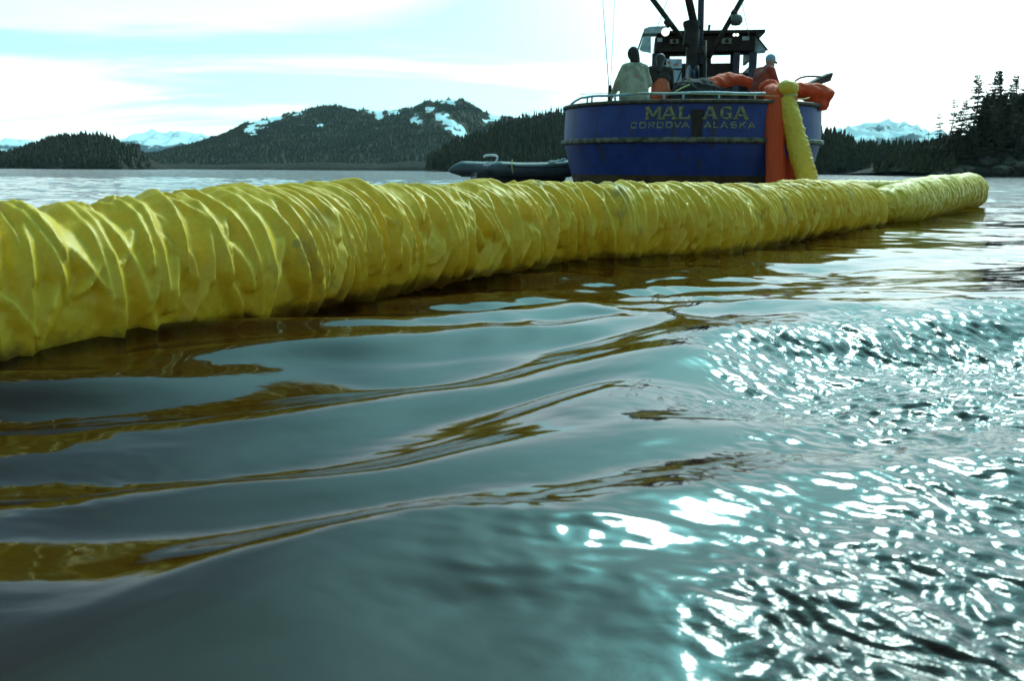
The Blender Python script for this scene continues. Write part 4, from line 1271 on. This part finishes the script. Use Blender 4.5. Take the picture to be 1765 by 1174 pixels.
# pale panel beside the net
p0, p1 = W_(1149, 101, 22.4), W_(1174, 140, 22.4); zb = 1.17
pan = empty('panel_board', ((p0.x + p1.x) / 2, 22.4, zb)); tag(pan, 'pale blue board with faded red marks standing behind the person in orange trousers', 'board')
hgt_ = p0.z - zb
bm = bmesh.new(); box(bm, (0, 0, hgt_ / 2), (p1.x - p0.x, 0.05, hgt_)); bevel(bm, 0.01); from_bm('board', bm, M['panel'], pan)
bm = bmesh.new(); box(bm, (0, -0.035, hgt_ - 0.235), (p1.x - p0.x + 0.06, 0.03, 0.035)); from_bm('cross_bar', bm, M['house'], pan)
bm = bmesh.new(); box(bm, (-0.03, -0.032, hgt_ - 0.55), (0.03, 0.02, 0.55)); box(bm, (0.09, -0.034, hgt_ - 0.5), (0.025, 0.02, 0.5), Matrix.Rotation(0.35, 3, 'Y')); from_bm('brace', bm, M['house'], pan)
for cx, cz, sx_, sz_ in ((-0.13, -0.09, 0.07, 0.06), (-0.10, -0.17, 0.05, 0.04), (0.02, -0.14, 0.06, 0.05), (0.07, -0.12, 0.04, 0.06)):
    bm = bmesh.new(); box(bm, (cx, -0.027, hgt_ + cz), (sx_, 0.003, sz_))
    from_bm('red_mark', bm, M['redprint'], pan)

# ------------------------------------------------------------------ people


def lerp3(a, b, t): return Vector(a).lerp(Vector(b), t)


def person(label, root, rz, J, cloth, hat, scale=1.0):
    """J: joint positions (x right, y forward, z up) of a 1.75 m figure"""
    P = empty('person', root, rz); P.scale = (scale,) * 3
    tag(P, label, 'person', 'people on the stern deck')
    j = {k: Vector(v) for k, v in J.items()}
    bm = bmesh.new()
    hd = j['head']; fw = j['face'].normalized(); upv = (hd - j['neck']).normalized(); rt = fw.cross(upv).normalized()
    capsule(bm, j['neck'] - upv * 0.06, hd - upv * 0.05, 0.06, 0.055)
    sphere(bm, hd + upv * 0.02 - fw * 0.01, 0.1, 3, (0.80, 0.98, 1.12))
    capsule(bm, hd - upv * 0.03 + fw * 0.03, hd - upv * 0.095 + fw * 0.05, 0.065, 0.042)      # jaw
    capsule(bm, hd + fw * 0.095 + upv * 0.012, hd + fw * 0.115 - upv * 0.025, 0.010, 0.017)   # nose
    capsule(bm, hd + fw * 0.086 - upv * 0.058 - rt * 0.018, hd + fw * 0.086 - upv * 0.058 + rt * 0.018, 0.010, 0.010)  # lips
    for s_ in (-1, 1): capsule(bm, hd + rt * s_ * 0.082 + upv * 0.015, hd + rt * s_ * 0.085 - upv * 0.02, 0.015, 0.010)
    capsule(bm, j['pelvis'], j['chest'], 0.135, 0.15); capsule(bm, j['chest'], j['neck'] - upv * 0.05, 0.14, 0.08)
    for s_, S in ((-1, 'l'), (1, 'r')):
        sh, el, wr = j['sh_' + S], j['el_' + S], j['wr_' + S]
        capsule(bm, j['chest'] + Vector((0, 0, 0.06)), sh, 0.11, 0.065)
        capsule(bm, sh, el, 0.055, 0.043); capsule(bm, el, wr, 0.043, 0.029)
        hv_ = j['hand_' + S].normalized(); pn_ = j['palm_' + S].normalized(); sd = hv_.cross(pn_).normalized()
        pc = wr + hv_ * 0.085
        for o_ in (-0.028, -0.010, 0.010, 0.028): capsule(bm, wr + hv_ * 0.02 + sd * o_ * 0.6, pc + sd * o_, 0.018, 0.014, 8)
        for o_, ln in ((-0.030, 0.062), (-0.010, 0.078), (0.010, 0.073), (0.030, 0.056)):
            b0 = pc + sd * o_; b1 = b0 + (hv_ * 0.85 + pn_ * 0.5).normalized() * ln * 0.5; b2 = b1 + (hv_ * 0.35 + pn_ * 0.95).normalized() * ln * 0.5
            capsule(bm, b0, b1, 0.0095, 0.009, 8); capsule(bm, b1, b2, 0.009, 0.0075, 8)
        t0 = wr + hv_ * 0.03 - sd * 0.03 * s_; t1 = t0 + (hv_ * 0.5 - sd * s_ * 0.6 + pn_ * 0.5).normalized() * 0.045; t2 = t1 + (hv_ * 0.8 + pn_ * 0.5).normalized() * 0.03
        capsule(bm, t0, t1, 0.013, 0.011, 8); capsule(bm, t1, t2, 0.011, 0.009, 8)
        hp_, kn_, an_ = j['hip_' + S], j['kn_' + S], j['an_' + S]
        capsule(bm, j['pelvis'], hp_, 0.12, 0.09); capsule(bm, hp_, kn_, 0.085, 0.056); capsule(bm, kn_, an_, 0.055, 0.038)
    remesh('body', bm, 0.0095, M['skin'], P, 2)
    for s_ in (-1, 1):
        bm = bmesh.new(); sphere(bm, hd + fw * 0.083 + rt * s_ * 0.031 + upv * 0.012, 0.012, 2); from_bm('eye', bm, M['eye'], P, True)
    # trousers and boots
    bm = bmesh.new()
    for S in 'lr':
        hp_, kn_, an_ = j['hip_' + S], j['kn_' + S], j['an_' + S]
        capsule(bm, j['pelvis'] + Vector((0, 0, 0.03)), hp_, 0.155, 0.12); capsule(bm, hp_, kn_, 0.115, 0.085); capsule(bm, kn_, an_ + Vector((0, 0, 0.05)), 0.085, 0.07)
    if cloth.get('bib'):
        capsule(bm, j['pelvis'], j['pelvis'].lerp(j['chest'], 0.66), 0.195, 0.18)
    remesh('trousers', bm, 0.018, M[cloth['trousers']], P, 3)
    for S in 'lr':
        an_ = j['an_' + S]; bm = bmesh.new()
        capsule(bm, Vector((an_.x, an_.y - 0.02, 0.055)), Vector((an_.x * 1.15, an_.y + 0.15, 0.045)), 0.055, 0.045); capsule(bm, an_ + Vector((0, 0, 0.12)), Vector((an_.x, an_.y, 0.06)), 0.072, 0.056)
        remesh('boot', bm, 0.014, M['darkcloth'], P, 2)
    # jacket
    bm = bmesh.new(); jw = cloth['bulk']
    for k in cloth['torso']:
        capsule(bm, lerp3(j['pelvis'], j['chest'], k[0]) + Vector((-k[2], 0, 0)), lerp3(j['pelvis'], j['chest'], k[0]) + Vector((k[2], 0, 0)), k[1], k[1])
    ts_ = [lerp3(j['pelvis'], j['chest'], k[0]) for k in cloth['torso']]
    for (a, b, k0_, k1_) in zip(ts_, ts_[1:], cloth['torso'], cloth['torso'][1:]):
        for s_ in (-1, 0, 1): capsule(bm, a + Vector((s_ * k0_[2], 0, 0)), b + Vector((s_ * k1_[2], 0, 0)), k0_[1], k1_[1])
    capsule(bm, j['chest'], j['neck'] - upv * 0.01, 0.16, 0.085)
    for S in 'lr':
        sh, el, wr = j['sh_' + S], j['el_' + S], j['wr_' + S]
        capsule(bm, j['neck'] - upv * 0.05, sh, 0.10, 0.085 + jw); capsule(bm, sh, el, 0.085 + jw, 0.072 + jw); capsule(bm, el, wr, 0.072 + jw, 0.052 + jw * 0.5)
    sd_ = cloth.get('seed', 0)
    remesh('jacket', bm, 0.02, M[cloth['jacket']], P, 3, lambda co: 0.012 * float(gnoise(np.array([co.x * 9 + co.y * 4]), np.array([co.z * 5 + co.y * 6]), sd_)[0]))
    if cloth.get('vest'):
        bm = bmesh.new()
        for s_ in (-0.06, 0.06): capsule(bm, j['pelvis'].lerp(j['chest'], 0.15) + Vector((s_, 0.075, 0)), j['chest'] + Vector((s_, 0.075, 0.04)), 0.165, 0.16)
        capsule(bm, j['chest'] + Vector((0, 0.055, 0.0)), j['neck'] - upv * 0.02 + fw * 0.02, 0.155, 0.085)
        remesh('vest', bm, 0.02, M[cloth['vest']], P, 3)
    bm = bmesh.new()
    hat(bm, hd, fw, upv, rt)
    return P, j, hd, fw, upv, rt, bm


STAND = dict(pelvis=(0, 0, 0.95), chest=(0, 0, 1.30), neck=(0, 0.0, 1.50), head=(0, 0.02, 1.63), face=(0, 1, 0),
             sh_l=(-0.19, 0, 1.43), sh_r=(0.19, 0, 1.43), el_l=(-0.26, 0.02, 1.13), el_r=(0.26, 0.02, 1.13), wr_l=(-0.24, 0.15, 0.93), wr_r=(0.24, 0.15, 0.93),
             hand_l=(0, 0.4, -1), hand_r=(0, 0.4, -1), palm_l=(1, 0, 0), palm_r=(-1, 0, 0),
             hip_l=(-0.10, 0, 0.92), hip_r=(0.10, 0, 0.92), kn_l=(-0.12, 0.03, 0.50), kn_r=(0.12, 0.03, 0.50), an_l=(-0.13, 0, 0.09), an_r=(0.13, 0, 0.09))
DK = 1.17


def hood(bm, hd, fw, up_, rt):
    sphere(bm, hd + up_ * 0.03 - fw * 0.02, 0.125, 3, (0.92, 1.02, 1.12)); capsule(bm, hd - fw * 0.03, hd - up_ * 0.12 - fw * 0.02, 0.11, 0.10)


def hair(bm, hd, fw, up_, rt):
    sphere(bm, hd + up_ * 0.035 - fw * 0.025, 0.115, 3, (0.92, 1.0, 1.05)); capsule(bm, hd - fw * 0.05, hd - up_ * 0.26 - fw * 0.07, 0.085, 0.06)


def cap_(bm, hd, fw, up_, rt):
    sphere(bm, hd + up_ * 0.055 - fw * 0.015, 0.108, 3, (0.92, 1.0, 0.95))
    for k in range(9):
        a = math.radians(-50 + 12.5 * k)
        capsule(bm, hd + up_ * 0.055 + fw * 0.06, hd + up_ * 0.048 + (fw * math.cos(a) * 0.165 + rt * math.sin(a) * 0.10), 0.012, 0.008, 8)


# 1: olive tan coat, back to us
p = at(1093, 160, 19.6)
J = dict(STAND); J.update(wr_l=(-0.36, 0.24, 0.90), el_l=(-0.33, 0.02, 1.13), el_r=(0.31, 0.04, 1.12), wr_r=(0.12, 0.28, 0.98), hand_l=(-0.3, 0.3, -1), head=(-0.03, 0.05, 1.66), face=(-0.5, 1, -0.2), sh_l=(-0.20, 0, 1.40), sh_r=(0.20, 0, 1.40))
r1 = person('person in a bulky olive tan coat and dark hood standing with back turned', (p.x, p.y, DK), R(14), J,
            dict(jacket='coat', trousers='darkcloth', bulk=0.012, torso=[(-0.35, 0.18, 0.13), (0.0, 0.175, 0.12), (0.5, 0.16, 0.11), (1.0, 0.14, 0.09)], seed=3), hood, 1.04)
remesh('hood', r1[-1], 0.014, M['darkcloth'], r1[0], 3)
# 2: dark jacket over orange trousers
p = at(1136, 160, 20.6)
J = dict(STAND); J.update(el_l=(-0.30, -0.02, 1.12), wr_l=(-0.25, 0.12, 0.90), el_r=(0.24, 0.12, 1.14), wr_r=(0.05, 0.30, 1.06), head=(0.02, 0.06, 1.63), face=(0.35, 1, -0.35), pelvis=(0.05, 0, 1.0))
r2 = person('person in a dark jacket and bright orange bib trousers beside the tan coat', (p.x, p.y, DK), R(4), J,
            dict(jacket='darkcloth', trousers='bibs', bib=True, bulk=0.015, torso=[(0.90, 0.15, 0.07), (1.0, 0.15, 0.08)], seed=5), hair, 1.06)
remesh('hair', r2[-1], 0.014, M['hair'], r2[0], 2)
# 3: rust red jacket and dark vest, turned to the right, hands on the boom
p = at(1312, 160, 19.9)
J = dict(STAND); J.update(chest=(0, 0.05, 1.28), neck=(0, 0.12, 1.48), head=(0, 0.17, 1.60), face=(0.1, 1, -0.55), sh_l=(-0.20, 0.05, 1.40), sh_r=(0.20, 0.06, 1.40),
                          el_l=(-0.22, 0.22, 1.15), el_r=(0.24, 0.16, 1.12), wr_l=(-0.10, 0.46, 1.06), wr_r=(0.16, 0.40, 1.02), hand_l=(0.2, 1, -0.5), hand_r=(-0.1, 1, -0.5), palm_l=(0.3, -0.3, -1), palm_r=(-0.3, -0.3, -1))
r3 = person('person in a rust red jacket, dark vest and blue cap beside the yellow knot', (p.x, p.y, DK), R(-72), J,
            dict(jacket='redcloth', trousers='darkcloth', bulk=0.02, vest='vest', torso=[(0.05, 0.18, 0.10), (0.5, 0.18, 0.10), (1.0, 0.17, 0.10)], seed=8), cap_, 1.03)
remesh('cap', r3[-1], 0.011, M['cap_blue'], r3[0], 2)

# ------------------------------------------------------------------ inflatable dinghy
DY = 23.6
d0 = at(840, 292, DY)
dg_ = empty('inflatable_dinghy', (d0.x, DY, 0), R(13)); tag(dg_, 'dark grey inflatable dinghy lying beside the port side of the blue boat', 'dinghy')
DI = (Matrix.Translation((d0.x, DY, 0)) @ Matrix.Rotation(R(13), 4, 'Z')).inverted()
zt = 0.53
LN = 2.05
# local x = toward the bow, y = away from us
bm = bmesh.new()
near = [(-0.05, 0, zt + 0.03), (0.16, 0, zt + 0.04), (0.42, 0, zt + 0.02), (1.0, 0, zt), (LN, 0.02, zt + 0.03), (LN + 0.18, 0.22, zt + 0.06), (LN + 0.24, 0.6, zt + 0.08)]
tube(bm, catmull(near, 6), [0.02 + 0.185 * min(1, (i / 10) ** 0.7) for i in range(37)], 18)
from_bm('tube', bm, M['greyrub'], dg_, True)
bm = bmesh.new()
farx = -0.70
fpts = [(farx - 0.12, 1.15, zt - 0.02), (farx + 0.12, 1.15, zt + 0.02), (farx + 0.42, 1.15, zt + 0.03), (0.8, 1.15, zt), (LN, 1.12, zt + 0.03), (LN + 0.18, 0.98, zt + 0.06), (LN + 0.24, 0.6, zt + 0.08)]
tube(bm, catmull(fpts, 6), [0.02 + 0.19 * min(1, (i / 10) ** 0.7) for i in range(37)], 18)
from_bm('tube', bm, M['greyrub'], dg_, True)
bm = bmesh.new()
ks = [(-0.25, 0.1), (0.6, 0.05), (1.5, 0.06), (LN + 0.1, 0.22)]
L0 = []
for x_, k_ in ks:
    L0.append([bm.verts.new((x_, 0.08, zt - 0.05)), bm.verts.new((x_, 0.2, 0.15 + k_)), bm.verts.new((x_, 0.58, -0.12 + k_)), bm.verts.new((x_, 0.95, 0.15 + k_)), bm.verts.new((x_, 1.08, zt - 0.05))])
for a, b in zip(L0, L0[1:]):
    for k in range(4): bm.faces.new((a[k], b[k], b[k + 1], a[k + 1]))
bm.faces.new(L0[0]); bm.faces.new(list(reversed(L0[-1])))
bm.faces.new([r_[0] for r_ in L0] + [r_[4] for r_ in reversed(L0)])
from_bm('hull', bm, M['rubber'], dg_)
def dl(px, py, Y=DY + 0.5): return DI @ at(px, py, Y)
bm = bmesh.new(); tube(bm, catmull([dl(834, 271), dl(836, 268), dl(846, 267), dl(855, 268), dl(857.5, 272), dl(855, 278), dl(848, 283), dl(836, 284)], 5), [0.028] * 36, 8)
from_bm('console_hoop', bm, M['white'], dg_, True)
bm = bmesh.new(); c_ = (dl(834, 279) + dl(851, 286)) / 2; a, b = dl(834, 279), dl(850, 287); box(bm, c_, (abs(b.x - a.x), 0.35, abs(a.z - b.z))); bevel(bm, 0.03)
from_bm('console', bm, M['white'], dg_)
bm = bmesh.new(); c_ = dl(880, 283, DY); box(bm, c_ + Vector((0, 0.1, -0.05)), (0.22, 0.30, 0.14)); bevel(bm, 0.03); from_bm('fuel_box', bm, M['rubber'], dg_)
bm = bmesh.new(); tube(bm, catmull([dl(883, 275, DY - 0.1), dl(882, 284, DY - 0.23), dl(883, 292, DY - 0.24), dl(884.5, 298, DY - 0.2)], 4), 0.018, 6); from_bm('lashing', bm, M['rope'], dg_)
bm = bmesh.new()
rngc = random.Random(5)
for k in range(7):
    c_ = dl(950 + k * 3.6, 278 - k * 0.5 + rngc.uniform(-1, 1), DY + 0.25); pts = [(c_.x + 0.06 * math.cos(a * 0.7), c_.y + 0.06 * math.sin(a * 0.7), c_.z + 0.02 * math.sin(a * 1.4 + k)) for a in range(10)]
    tube(bm, pts, 0.014, 5)
from_bm('rope_coil', bm, M['white'], dg_, True)
bm = bmesh.new()
rl = catmull([(0.5, -0.19, zt + 0.10), (1.0, -0.20, zt + 0.09), (1.5, -0.20, zt + 0.09), (LN, -0.19, zt + 0.11)], 6); tube(bm, rl, 0.012, 5); from_bm('grab_line', bm, M['black_metal'], dg_)
